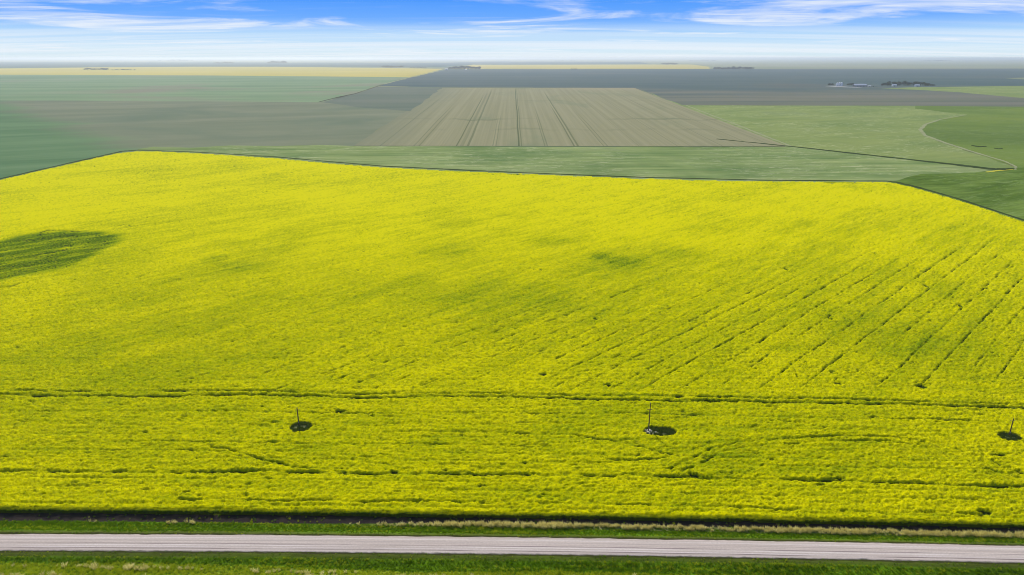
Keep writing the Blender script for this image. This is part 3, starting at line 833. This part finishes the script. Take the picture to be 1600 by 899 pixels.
def scatter(name, pts, scl, var, protos, kind='stuff', label=None, cat=None, parent=None, tilt=0.25):
    n = len(pts)
    coll = bpy.data.collections.new(name + '_kinds')
    for o in protos: coll.objects.link(o)
    me = bpy.data.meshes.new(name)
    me.vertices.add(n); me.vertices.foreach_set('co', np.asarray(pts, np.float32).ravel())
    r = np.random.default_rng(n)
    a = me.attributes.new('scl', 'FLOAT', 'POINT'); a.data.foreach_set('value', np.asarray(scl, np.float32))
    a = me.attributes.new('kind_index', 'INT', 'POINT'); a.data.foreach_set('value', np.asarray(var, np.int32))
    rot = np.stack([(r.random(n) - .5) * tilt, (r.random(n) - .5) * tilt, r.random(n) * 6.283], -1).astype(np.float32)
    a = me.attributes.new('rot', 'FLOAT_VECTOR', 'POINT'); a.data.foreach_set('vector', rot.ravel())
    me.update()
    o = link(name, me)
    ng = bpy.data.node_groups.new(name, 'GeometryNodeTree')
    ng.interface.new_socket('Geometry', in_out='INPUT', socket_type='NodeSocketGeometry')
    ng.interface.new_socket('Geometry', in_out='OUTPUT', socket_type='NodeSocketGeometry')
    gi = ng.nodes.new('NodeGroupInput'); go = ng.nodes.new('NodeGroupOutput')
    ci = ng.nodes.new('GeometryNodeCollectionInfo')
    ci.inputs['Collection'].default_value = coll
    ci.inputs['Separate Children'].default_value = True
    ci.inputs['Reset Children'].default_value = True
    iop = ng.nodes.new('GeometryNodeInstanceOnPoints')
    iop.inputs['Pick Instance'].default_value = True

    def na(nm, ty):
        q_ = ng.nodes.new('GeometryNodeInputNamedAttribute'); q_.data_type = ty; q_.inputs[0].default_value = nm
        return next(s for s in q_.outputs if s.enabled and s.name == 'Attribute')
    ng.links.new(gi.outputs[0], iop.inputs['Points'])
    ng.links.new(ci.outputs[0], iop.inputs['Instance'])
    ng.links.new(na('kind_index', 'INT'), iop.inputs['Instance Index'])
    e2r = ng.nodes.new('FunctionNodeEulerToRotation')
    ng.links.new(na('rot', 'FLOAT_VECTOR'), e2r.inputs[0])
    ng.links.new(e2r.outputs[0], iop.inputs['Rotation'])
    ng.links.new(na('scl', 'FLOAT'), iop.inputs['Scale'])
    ng.links.new(iop.outputs[0], go.inputs[0])
    md = o.modifiers.new('plants', 'NODES'); md.node_group = ng
    tag(o, label, cat, kind=kind)
    return o


pl = []
for k in range(4): pl.append(clump('clump_a%d' % k, 34, 14, 0.42, (M_cleaf, M_petal), 10 + k))
for k in range(2): pl.append(clump('clump_b%d' % k, 14, 26, 0.42, (M_cleaf, M_petal), 20 + k))
X_, Y_ = [], []
SCL = []
for v0, v1, dens, s_ in ((0.0, 70, 3.0, 0.9), (70, 150, 1.5, 1.15), (150, 300, 0.9, 1.3)):
    half = 0.95 * (164 + v1)
    n = int((v1 - v0) * 2 * half * dens)
    x = (rng.random(n) * 2 - 1) * half; v = v0 + rng.random(n) * (v1 - v0)
    k = np.abs(x) < 0.95 * (164 + v)
    if v0 == 150: k &= rng.random(n) < 1 - 0.9 * (v - v0) / (v1 - v0)
    x, v = x[k], v[k]
    X_.append(x); Y_.append(curve(EDGE_C, x) + v); SCL.append(np.full(len(x), s_))
# a thicker fringe on the edge that faces the road
x = (rng.random(2600) * 2 - 1) * 165; v = rng.random(2600) * 0.8
X_.append(x); Y_.append(curve(EDGE_C, x) + v + 0.35 * N2(x * 0.5, x * 0 + 9)); SCL.append(np.full(len(x), 0.95))
X_ = np.concatenate(X_); Y_ = np.concatenate(Y_); SCL = np.concatenate(SCL)
h, f, g, cl_, _ = canopy(X_, Y_)
dv = Y_ - curve(EDGE_C, X_)
keep = (cl_ < 0.1) & (g < 0.45 + 0.2 * rng.random(len(X_))) & in_poly(X_, Y_ + 0.3, poly)
X_, Y_, SCL, h, f, dv = [a[keep] for a in (X_, Y_, SCL, h, f, dv)]
h = np.maximum(h, 0.75)
var = np.where(rng.random(len(X_)) < f * 1.1 + 0.05, rng.integers(0, 4, len(X_)), rng.integers(4, 6, len(X_)))
scatter('canola_plants', np.stack([X_, Y_, h - 0.05 + 0.14 * (rng.random(len(X_)) - .5)], -1), SCL * (0.75 + 0.5 * rng.random(len(X_))), var, pl,
        label='single canola plants with yellow flower heads in the near crop', cat='canola')
print('canola clumps', len(X_), 'verts', len(vts))

# ------------------------------------------------------------------ roadside grass


def tuft(name, n, spread, hgt, mat, seed, wid=0.02):
    r = np.random.default_rng(seed)
    v, f = [], []
    for k in range(n):
        a = r.random() * 6.283; d = spread * math.sqrt(r.random())
        x, y = d * math.cos(a), d * math.sin(a)
        b = r.random() * 6.283
        hh = hgt * (0.5 + 0.7 * r.random()); ln = hgt * 0.5 * r.random()
        wx, wy = wid * math.cos(b), wid * math.sin(b)
        lx, ly = -wy / wid * ln, wx / wid * ln
        i = len(v)
        v += [(x - wx, y - wy, -0.05), (x + wx, y + wy, -0.05), (x + lx * .5 + wx * .7, y + ly * .5 + wy * .7, hh * .7), (x + lx, y + ly, hh)]
        f.append((i, i + 1, i + 2, i + 3))
    me = bpy.data.meshes.new(name); me.from_pydata(v, [], f); me.materials.append(mat); me.update()
    return bpy.data.objects.new(name, me)


M_g1 = leafy('grass_green', (0.09, 0.19, 0.002), (0.25, 0.42, 0.006), 0.4)
M_g2 = leafy('grass_lime', (0.34, 0.44, 0.006), (0.62, 0.64, 0.03), 0.4)
M_g3 = leafy('grass_dry', (0.55, 0.46, 0.10), (1.0, 0.92, 0.40), 0.45)
tf = [tuft('tuft_a', 22, 0.28, 0.30, M_g1, 1), tuft('tuft_b', 22, 0.28, 0.42, M_g1, 2), tuft('tuft_c', 22, 0.28, 0.38, M_g2, 3), tuft('tuft_d', 26, 0.28, 0.75, M_g3, 4)]


def ground_z(X, V):
    z = profile(V, X)
    b = (N1.fbm(X * 0.5, V * 1.1, 4) - 0.5) * 0.22 + (N2.fbm(X * 0.06, V * 0.5, 3) - 0.5) * 0.25
    return z + b * sstep(3.3, 5.0, np.abs(V)) * sstep(25, 20, np.abs(V))


n = 85000
x = (rng.random(n) * 2 - 1) * 175
v = rng.random(n) * 29 - 17
ee = curve(EDGE_C, x) - curve(ROAD_C, x)
xr = sstep(-55, -5, x)
dryz = (v > ee - 3.3) & (v < ee - 1.8)
soilz = v > ee - (2.9 * (1 - xr) + 1.9 * xr)
strip = N3.fbm(x * 0.04, v * 0.9, 4)
lush = N2.fbm(x * 0.03, v * 0.15, 3)
wobv = (N1.fbm(x * 0.08, v * 0.2, 3) - 0.5) * 2.2
lim = np.interp(x, [-80, -20], [-6.9, -8.9])
band = sstep(5.4, 4.6, np.abs(v) + wobv * 0.5)           # thin, worn grass by the shoulder
keep = (np.abs(v) > 3.4) & (v < ee) & ~(soilz & (rng.random(n) > 0.03)) & (rng.random(n) < 0.95 - 0.75 * band)
var = np.where(rng.random(n) < np.clip((strip - 0.45) * 1.6, 0.01, 0.6), 2, rng.integers(0, 2, n))
var = np.where((v + wobv < lim) & (rng.random(n) < 0.8), 2, var)
var = np.where((np.abs(v + 5.2 + wobv * 0.1) < 0.16) & (rng.random(n) < 0.6), 2, var)
var = np.where(dryz & (rng.random(n) < xr * 0.85 * sstep(0.38, 0.5, N3.fbm(x * 0.12, v * 0.5, 3) + 0.1 * xr)), 3, var)
clumpy = (v > ee - 3.6) & (v < ee - 2.4) & (N2.fbm(x * 0.25, v * 0.3, 2) > 0.76)
var = np.where(clumpy, 3, var)
dry_n = N4.fbm(x * 0.06 + 5, v * 0.8, 3)
var = np.where((dry_n > 0.58) & (v < lim - 0.9) & (rng.random(n) < 0.16), 3, var)
tall = sstep(0.5, 0.75, lush + 0.25 * (rng.random(n) - .5))
keep &= ~((np.abs(v + 6.2) < 0.9) & (rng.random(n) < 0.35) & (v > lim))
x, v, var, tall = x[keep], v[keep], var[keep], tall[keep]
scl = (0.7 + 0.6 * rng.random(len(x))) * np.where(np.abs(v) < 5.2, 0.55, 0.95) * (1 + 0.5 * tall) * np.where(var == 3, 1.15, 1.0)
scatter('roadside_grass', np.stack([x, curve(ROAD_C, x) + v, ground_z(x, v)], -1), scl, var, tf,
        label='green and dried grass on the verges along the gravel road', cat='grass', tilt=0.4)

# ------------------------------------------------------------------ power poles in their clearings
M_wood = plain('weathered_pole', (0.12, 0.085, 0.055), 0.85, 0.2, 0.35, 2.0)
M_ins = plain('porcelain', (0.30, 0.30, 0.32), 0.3, 0.5, 0.1)
M_steel = plain('galvanised', (0.35, 0.36, 0.37), 0.4, 0.5, 0.1)


def cyl(bm, p0, p1, r0, r1, n=10):
    p0, p1 = Vector(p0), Vector(p1)
    d = (p1 - p0).normalized()
    a = d.orthogonal().normalized(); b = d.cross(a)
    A = [bm.verts.new(p0 + (a * math.cos(k * 6.2832 / n) + b * math.sin(k * 6.2832 / n)) * r0) for k in range(n)]
    B = [bm.verts.new(p1 + (a * math.cos(k * 6.2832 / n) + b * math.sin(k * 6.2832 / n)) * r1) for k in range(n)]
    for k in range(n): bm.faces.new((A[k], A[(k + 1) % n], B[(k + 1) % n], B[k]))
    bm.faces.new(A[::-1]); bm.faces.new(B)


def box(bm, c, s, rz=0.0):
    m_ = bmesh.ops.create_cube(bm, size=1.0)
    for v in m_['verts']:
        x, y, z = v.co.x * s[0], v.co.y * s[1], v.co.z * s[2]
        v.co = Vector((x * math.cos(rz) - y * math.sin(rz) + c[0], x * math.sin(rz) + y * math.cos(rz) + c[1], z + c[2]))


def bm_obj(name, fn, mat, parent=None, loc=None):
    bm = bmesh.new(); fn(bm)
    bmesh.ops.recalc_face_normals(bm, faces=bm.faces[:])
    me = bpy.data.meshes.new(name); bm.to_mesh(me); bm.free()
    return link(name, me, mat, parent, loc)


def top_height(px, py_base, py_top):
    x, y = at(px, py_base, 0)
    dy = (py_top - 449.5) / F
    return CAM_H - (SP + dy * CP) * (y / (CP - dy * SP))


PLAB = ['short wooden power pole in the small clearing left of centre', 'tall wooden power pole beside the pale stones right of centre', 'short wooden power pole near the right edge of the picture']
for (bx, by, tx, ty), lab in zip(POLES, PLAB):
    x, y = at(bx, by)
    H_ = top_height(bx, by, ty)
    p = empty('power_pole', (x, y, 0), label=lab, cat='power pole', group='power poles across the canola field')
    bm_obj('pole', lambda bm: cyl(bm, (0, 0, -0.3), (0, 0, H_), 0.22, 0.15, 12), M_wood, p)
    bm_obj('crossarm', lambda bm: box(bm, (0, 0.16, H_ - (2.4 if H_ > 9 else 0.9)), (1.7, 0.10, 0.12)), M_wood, p)
    bm_obj('insulator', lambda bm: (cyl(bm, (0, 0, H_ + 0.003), (0, 0, H_ + 0.12), 0.025, 0.025, 8), cyl(bm, (0, 0, H_ + 0.12), (0, 0, H_ + 0.32), 0.075, 0.05, 10)), M_ins, p)
    for s_ in (-0.75, 0.75):
        bm_obj('insulator', lambda bm: cyl(bm, (s_, 0.16, H_ - (2.4 if H_ > 9 else 0.9) + 0.063), (s_, 0.16, H_ - (2.4 if H_ > 9 else 0.9) + 0.28), 0.06, 0.04, 8), M_ins, p)
    bm_obj('guard_plate', lambda bm: box(bm, (0, -0.19, 2.2), (0.16, 0.02, 0.5)), M_steel, p)

# stones and weeds in the clearings


def stone_mesh(seed, r):
    rr = random.Random(seed)
    bm = bmesh.new()
    bmesh.ops.create_icosphere(bm, subdivisions=1, radius=r)
    for v in bm.verts:
        k = 0.8 + 0.4 * rr.random()
        v.co = Vector((v.co.x * k * 1.15, v.co.y * k, v.co.z * k * 0.7))
    me = bpy.data.meshes.new('stone'); bm.to_mesh(me); bm.free()
    return me


M_stone = plain('pale_stone', (0.85, 0.78, 0.64), 0.85, 0.2, 0.25, 2.0)
smesh = [stone_mesh(k, 0.45) for k in range(4)]
for mm in smesh: mm.materials.append(M_stone)


def stones(px, py, n, rx, ry, lab, seed, sc_=1.0):
    x, y = at(px, py)
    p = empty('stone_pile', (x, y, 0), label=lab, cat='stones')
    rr = random.Random(seed)
    for k in range(n):
        a, d = rr.random() * 6.28, math.sqrt(rr.random())
        o = bpy.data.objects.new('stone', smesh[k % 4]); COL.objects.link(o); o.parent = p
        o.location = (rx * d * math.cos(a), ry * d * math.sin(a), 0.12 + 0.55 * (1 - d) * sc_)
        o.rotation_euler = (rr.random(), rr.random(), rr.random() * 6)
        s_ = sc_ * (0.7 + 0.7 * rr.random()); o.scale = (s_, s_, s_)
    return p


stones(1014.8, 677.2, 40, 2.3, 2.0, 'heap of pale field stones at the foot of the tall pole', 3, 1.25)
M_pale = leafy('pale_grass', (0.55, 0.58, 0.28), (0.85, 0.88, 0.50), 0.3)
M_dkweed = leafy('dark_weeds', (0.05, 0.09, 0.012), (0.16, 0.22, 0.04), 0.3)
wd = [tuft('weed_a', 30, 0.35, 0.9, M_dkweed, 11, 0.04), tuft('weed_b', 30, 0.35, 0.5, M_pale, 12, 0.04)]
HL = ['weeds with pale grass in the clearing round the left pole', 'dark weeds in the clearing round the tall middle pole', 'green weeds in the clearing round the right pole']
PALE = [[(463, 669.5, 3.8, 2.6), (475, 668, 6, 1.6)], [(1024, 678, 4, 1.6), (1037, 679, 4, 1.4)], [(1573, 685.5, 5, 2.2), (1583, 686, 3.5, 1.8)]]
for (cx_, cy_, a, b), lab, pale in zip(HOLES_W, HL, PALE):
    n = 420
    th = rng.random(n) * 6.283; d = np.sqrt(rng.random(n)) * 0.97
    x, y = cx_ + a * d * np.cos(th), cy_ + b * d * np.sin(th)
    var = np.zeros(n, int); kp = rng.random(n) < 0.75
    for px, py, aa, bb in pale:
        wx, wy = at(px, py, .2); wa = aa * metre(py); wb = abs(at(px, py - bb)[1] - at(px, py + bb)[1]) / 2
        ip = ((x - wx) / wa) ** 2 + ((y - wy) / wb) ** 2 < 1
        var = np.where(ip, 1, var); kp |= ip
    scatter('weeds', np.stack([x, y, np.full(n, 0.08)], -1)[kp], (0.6 + 0.8 * rng.random(n))[kp], var[kp], [o.copy() for o in wd], label=lab, cat='weeds')

# ------------------------------------------------------------------ far shelterbelts: every tree its own thing
M_leaf = leafy('far_tree_leaves', (0.022, 0.042, 0.016), (0.05, 0.08, 0.028), 0.1)
M_bark = plain('bark', (0.06, 0.045, 0.035), 0.9, 0.1, 0.3)


def crown_mesh(seed, conic=False):
    r = np.random.default_rng(seed)
    v, f = [], []
    lobes = [(r.normal(0, .22), r.normal(0, .22), .45 + .35 * r.random(), .22 + .16 * r.random()) for _ in range(7)]
    for k in range(420):
        lx, ly, lz, lr = lobes[k % 7]
        if conic:
            z = r.random(); rad = 0.30 * (1 - z) + 0.03; a = r.random() * 6.283
            c = np.array([rad * math.cos(a), rad * math.sin(a), 0.12 + 0.88 * z])
        else:
            n1 = r.normal(size=3); n1 /= np.linalg.norm(n1)
            c = np.array([lx, ly, lz]) + n1 * lr * (0.5 + 0.5 * r.random())
            c[2] = max(c[2], 0.12)
        b1 = r.normal(size=3); b1 /= np.linalg.norm(b1); b2 = np.cross(b1, r.normal(size=3)); b2 /= np.linalg.norm(b2)
        s_ = 0.075 * (0.6 + r.random())
        i = len(v); v += [c - b1 * s_, c - b2 * s_, c + b1 * s_, c + b2 * s_]; f.append((i, i + 1, i + 2, i + 3))
    me = bpy.data.meshes.new('crown'); me.from_pydata([tuple(p) for p in v], [], f); me.materials.append(M_leaf); me.update()
    return me


def trunk_mesh():
    bm = bmesh.new()
    cyl(bm, (0, 0, -0.01), (0, 0, 0.55), 0.03, 0.016, 7)
    for a in (0.4, 2.3, 4.4):
        cyl(bm, (0, 0, 0.3), (0.2 * math.cos(a), 0.2 * math.sin(a), 0.62), 0.013, 0.006, 5)
    me = bpy.data.meshes.new('trunk'); bm.to_mesh(me); bm.free(); me.materials.append(M_bark)
    return me


CR = [crown_mesh(k) for k in range(5)] + [crown_mesh(9, True)]
TK = trunk_mesh()


def tree(x, y, hgt, wid, k, lab, grp, z=0.0):
    o = empty('tree', (x, y, z), random.random() * 6.28, label=lab, cat='tree', group=grp)
    o.scale = (wid, wid, hgt)
    for nm, me in (('crown', CR[k]), ('trunk', TK)):
        c_ = bpy.data.objects.new(nm, me); COL.objects.link(c_); c_.parent = o
    return o


# x0, x1, base y, count, height px (low, high), label
BELTS = [
    (130, 168, 109.8, 10, 1.6, 3.0, 'dark', 'belt at far left before the yellow strip'),
    (172, 212, 110.2, 8, 1.0, 1.8, 'low', 'scrub ending the far left belt'),
    (597, 627, 106.0, 11, 1.6, 3.2, 'dark', 'belt above the far yellow field'),
    (640, 668, 106.8, 6, 0.8, 1.3, 'tiny', 'thin row left of the central belt'),
    (700, 751, 108.8, 20, 2.4, 4.6, 'dark', 'central belt where the dirt road ends'),
    (1035, 1060, 101.3, 9, 1.5, 2.8, 'hazy', 'grove on the thin yellow strip'),
    (1118, 1178, 108.8, 20, 1.8, 3.6, 'dark', 'belt beyond the dark fallow field'),
    (1377, 1392, 134.6, 7, 2.5, 4.5, 'green', 'left end of the farmyard trees'),
    (1392, 1448, 134.2, 20, 3.4, 5.6, 'dark', 'dense shelterbelt behind the two farmhouses'),
    (1446, 1462, 134.4, 6, 1.2, 2.4, 'low', 'right end of the farmyard trees'),
    (1326, 1345, 133.6, 9, 1.6, 2.8, 'dark', 'row behind the long farm shed'),
    (1294, 1302, 133.2, 3, 1.6, 2.4, 'small', 'group beside the grain bins'),
    (330, 364, 99.9, 9, 0.9, 2.4, 'hazy', 'left skyline grove above the yellow strip'),
    (415, 448, 99.6, 9, 1.2, 4.0, 'hazy', 'taller skyline grove above the yellow strip'),
    (238, 300, 95.6, 12, 0.6, 1.9, 'faint', 'long low belt on the left skyline'),
    (1076, 1118, 95.4, 11, 0.7, 1.6, 'faint', 'low skyline belt right of centre'),
    (1445, 1492, 96.0, 10, 0.7, 1.6, 'faint', 'low belt on the right skyline'),
    (893, 902, 108.8, 3, 0.9, 1.5, 'tiny', 'group on the fallow edge near centre'),
    (865, 912, 96.2, 8, 0.6, 1.2, 'faint', 'low skyline row near the centre'),
]
ORD = ['leftmost', 'second', 'third', 'fourth', 'fifth', 'sixth', 'seventh', 'eighth', 'ninth', 'tenth']


def which(k, n_):
    """which tree of a belt, counted from its nearer end"""
    if k == 0: return 'leftmost %s tree'
    if k == n_ - 1: return 'rightmost %s tree'
    if k < n_ / 2: return ORD[k] + ' %s tree from left'
    return ORD[n_ - 1 - k] + ' %s tree from right'


for x0, x1, by, n_, h0, h1, adj, belt in BELTS:
    mpp = metre(by)
    for k in range(n_):
        f_ = (k + 0.5 + random.uniform(-.3, .3)) / n_
        px = x0 + (x1 - x0) * f_
        hp = h0 + (h1 - h0) * random.random() * (0.35 + 0.65 * math.sin(math.pi * min(max(f_, .08), .92)))
        x, y = at(px, by)
        y += random.uniform(0, 0.008) * y * (1 if n_ > 8 else .3)
        wpx = max((x1 - x0) / n_ * 1.7, hp * 0.9)
        kk = random.randrange(5) if random.random() < .85 else 5
        tree(x, y, hp * mpp * 1.25, min(wpx * 1.3, hp * 3.2) * mpp, kk, which(k, n_) % adj + ' in the ' + belt, 'trees of the ' + belt)

# ------------------------------------------------------------------ the farmyard
M_white = plain('white_metal', (0.80, 0.81, 0.82), 0.45, 0.4, 0.04, 0.1)
M_roof = plain('pale_roof', (0.74, 0.75, 0.76), 0.4, 0.4, 0.05, 0.1)
M_wall_d = plain('dark_siding', (0.09, 0.10, 0.12), 0.7, 0.3, 0.1, 0.1)
M_door = plain('grey_door', (0.28, 0.30, 0.33), 0.6, 0.3, 0.1)
M_glass = plain('window_glass', (0.05, 0.06, 0.08), 0.1, 0.6, 0.1)
M_gravel = plain('yard_gravel', (0.42, 0.42, 0.40), 1.0, 0.0, 0.15, 0.02)

sheet('yard', [(1288, 134.9), (1305, 134.5), (1326, 135.9), (1350, 136.3), (1340, 137.0), (1322, 136.6)], 0.6, M_gravel, 'pale gravel farmyard under the white bins and sheds', 'yard')


def gable(bm, L, Wd, h, rh, over=1.0):
    """roof only: a gabled shell of real thickness"""
    for s_ in (-1, 1):
        pr = [(-L / 2 - over, s_ * (Wd / 2 + over), h - 0.3 * over), (L / 2 + over, s_ * (Wd / 2 + over), h - 0.3 * over), (L / 2 + over, 0, h + rh), (-L / 2 - over, 0, h + rh)]
        a = [bm.verts.new(p_) for p_ in pr]; b = [bm.verts.new((p_[0], p_[1], p_[2] + 0.4)) for p_ in pr]
        bm.faces.new(a); bm.faces.new(b[::-1])
        for k in range(4): bm.faces.new((a[k], a[(k + 1) % 4], b[(k + 1) % 4], b[k]))


def walls(bm, L, Wd, h, rh):
    a = [(-L / 2, -Wd / 2, 0), (L / 2, -Wd / 2, 0), (L / 2, Wd / 2, 0), (-L / 2, Wd / 2, 0)]
    A = [bm.verts.new(p_) for p_ in a]; B = [bm.verts.new((p_[0], p_[1], h)) for p_ in a]
    r1, r2 = bm.verts.new((L / 2, 0, h + rh)), bm.verts.new((-L / 2, 0, h + rh))
    bm.faces.new((A[0], A[1], B[1], B[0])); bm.faces.new((A[2], A[3], B[3], B[2]))
    bm.faces.new((A[1], A[2], B[2], r1, B[1])); bm.faces.new((A[3], A[0], B[0], r2, B[3]))


def shed(name, px, py, L, Wd, h, rh, rz, wallm, roofm, lab, cat, ndoor=2, nwin=0):
    x, y = at(px, py)
    p = empty(name, (x, y, 0.6), rz, label=lab, cat=cat)
    bm_obj('wall', lambda bm: walls(bm, L, Wd, h, rh), wallm, p)
    bm_obj('roof', lambda bm: gable(bm, L, Wd, h, rh), roofm, p)
    for k in range(ndoor):
        cx0 = -L / 2 + L * (k + 0.5) / ndoor
        bm_obj('door', lambda bm: box(bm, (cx0, -Wd / 2 - 0.08, h * 0.38), (min(L / ndoor * .5, 6), 0.12, h * 0.75)), M_door, p)
    for k in range(nwin):
        cx0 = -L / 2 + L * (k + 0.9) / (nwin + .8)
        bm_obj('window', lambda bm: box(bm, (cx0, -Wd / 2 - 0.05, h * 0.6), (1.6, 0.08, 1.3)), M_glass, p)
    return p


def grain_bin(px, py, r, h, lab):
    x, y = at(px, py)
    p = empty('grain_bin', (x, y, 0.6), label=lab, cat='grain bin', group='white grain bins at the far farm')
    bm_obj('bin_wall', lambda bm: cyl(bm, (0, 0, 0), (0, 0, h), r, r, 20), M_white, p)
    bm_obj('cone_roof', lambda bm: cyl(bm, (0, 0, h + 0.004), (0, 0, h + r * 0.55), r * 1.04, r * 0.12, 20), M_roof, p)
    bm_obj('vent_cap', lambda bm: cyl(bm, (0, 0, h + r * 0.555), (0, 0, h + r * 0.555 + 1), r * 0.16, r * 0.16, 10), M_roof, p)
    bm_obj('door', lambda bm: box(bm, (0, -r - 0.05, 1.8), (1.6, 0.3, 2.6)), M_door, p)
    bm_obj('ladder', lambda bm: box(bm, (r * 0.75, -r * 0.75, h / 2), (0.6, 0.15, h)), M_door, p)
    return p


mp = metre(135) * 1.15
grain_bin(1307.5, 135.2, 1.35 * mp, 4.1 * mp, 'leftmost tall white grain bin at the far farm')
grain_bin(1311.0, 135.2, 1.35 * mp, 4.5 * mp, 'middle tall white grain bin at the far farm')
grain_bin(1314.6, 135.3, 1.35 * mp, 4.5 * mp, 'rightmost tall white grain bin at the far farm')
shed('machine_shed', 1343, 135.6, 17 * mp, 5 * mp, 1.6 * mp, 1.6 * mp, R(4), M_wall_d, M_roof, 'long farm shed with pale roof and dark walls right of the grain bins', 'shed', 4, 0)
shed('small_shed', 1358, 135.7, 3.6 * mp, 2 * mp, 1.0 * mp, .5 * mp, 0, M_white, M_roof, 'small white shed right of the long farm shed', 'shed', 1, 0)
shed('farm_house', 1397, 135.3, 5.4 * mp, 3 * mp, 1.5 * mp, 1.1 * mp, R(-5), M_white, M_roof, 'white farmhouse before the left part of the dark shelterbelt', 'house', 1, 3)
shed('farm_house', 1432.5, 135.4, 6.2 * mp, 3 * mp, 1.4 * mp, 1.0 * mp, R(5), M_white, M_roof, 'white building before the right part of the dark shelterbelt', 'house', 1, 3)
mp2 = metre(109)
shed('far_barn', 697.5, 109.3, 4.5 * mp2, 2 * mp2, 1.0 * mp2, .6 * mp2, 0, M_white, M_roof, 'white barn at the left end of the central tree belt', 'barn', 1, 0)
shed('far_barn', 728, 109.4, 3 * mp2, 1.5 * mp2, .6 * mp2, .4 * mp2, 0, M_white, M_roof, 'small white building before the central tree belt', 'barn', 1, 0)

# machinery parked in the yard: a tractor with its parts


def wheel_bm(bm, c, r, w_):
    cyl(bm, (c[0], c[1] - w_ / 2, c[2]), (c[0], c[1] + w_ / 2, c[2]), r, r, 14)


M_red = plain('machine_green', (0.05, 0.16, 0.05), 0.4, 0.5, 0.1)
M_tyre = plain('tyre', (0.02, 0.02, 0.02), 0.9, 0.1, 0.1)
for px, py, rz, lab in ((1364.5, 136.3, 0.3, 'dark tractor parked right of the small white shed'), (1368.5, 135.8, 1.2, 'dark tractor parked nearer to the shelterbelt')):
    x, y = at(px, py)
    p = empty('tractor', (x, y, 0.6), rz, label=lab, cat='tractor')
    bm_obj('body', lambda bm: (box(bm, (1.4, 0, 1.7), (3.2, 1.1, 1.2)), box(bm, (-0.6, 0, 1.5), (2.0, 1.4, 1.0))), M_red, p)
    bm_obj('cab', lambda bm: box(bm, (-0.7, 0, 2.85), (1.8, 1.7, 1.6)), M_glass, p)
    for sx, r_, w_ in ((-1.1, 1.0, 0.6), (2.2, 0.7, 0.45)):
        for sy in (-1.15, 1.15):
            bm_obj('wheel', lambda bm: wheel_bm(bm, (sx, sy, r_), r_, w_), M_tyre, p)

# ------------------------------------------------------------------ the air
bm = bmesh.new()
box(bm, (0, 0, (CAM_H + 6 - 4) / 2), (110000, 110000, CAM_H + 6 + 4))
me = bpy.data.meshes.new('haze'); bm.to_mesh(me); bm.free()
hz = link('haze', me)
m = bpy.data.materials.new('haze'); m.use_nodes = True
t = NT(m.node_tree)
o = t.n('ShaderNodeOutputMaterial')
pv = t.n('ShaderNodeVolumePrincipled')
pv.inputs['Color'].default_value = (0.90, 0.955, 1.0, 1)
pv.inputs['Density'].default_value = 0.00005
pv.inputs['Anisotropy'].default_value = 0.5
t.link(pv.outputs[0], o.inputs['Volume'])
me.materials.append(m)
tag(hz, kind='stuff')
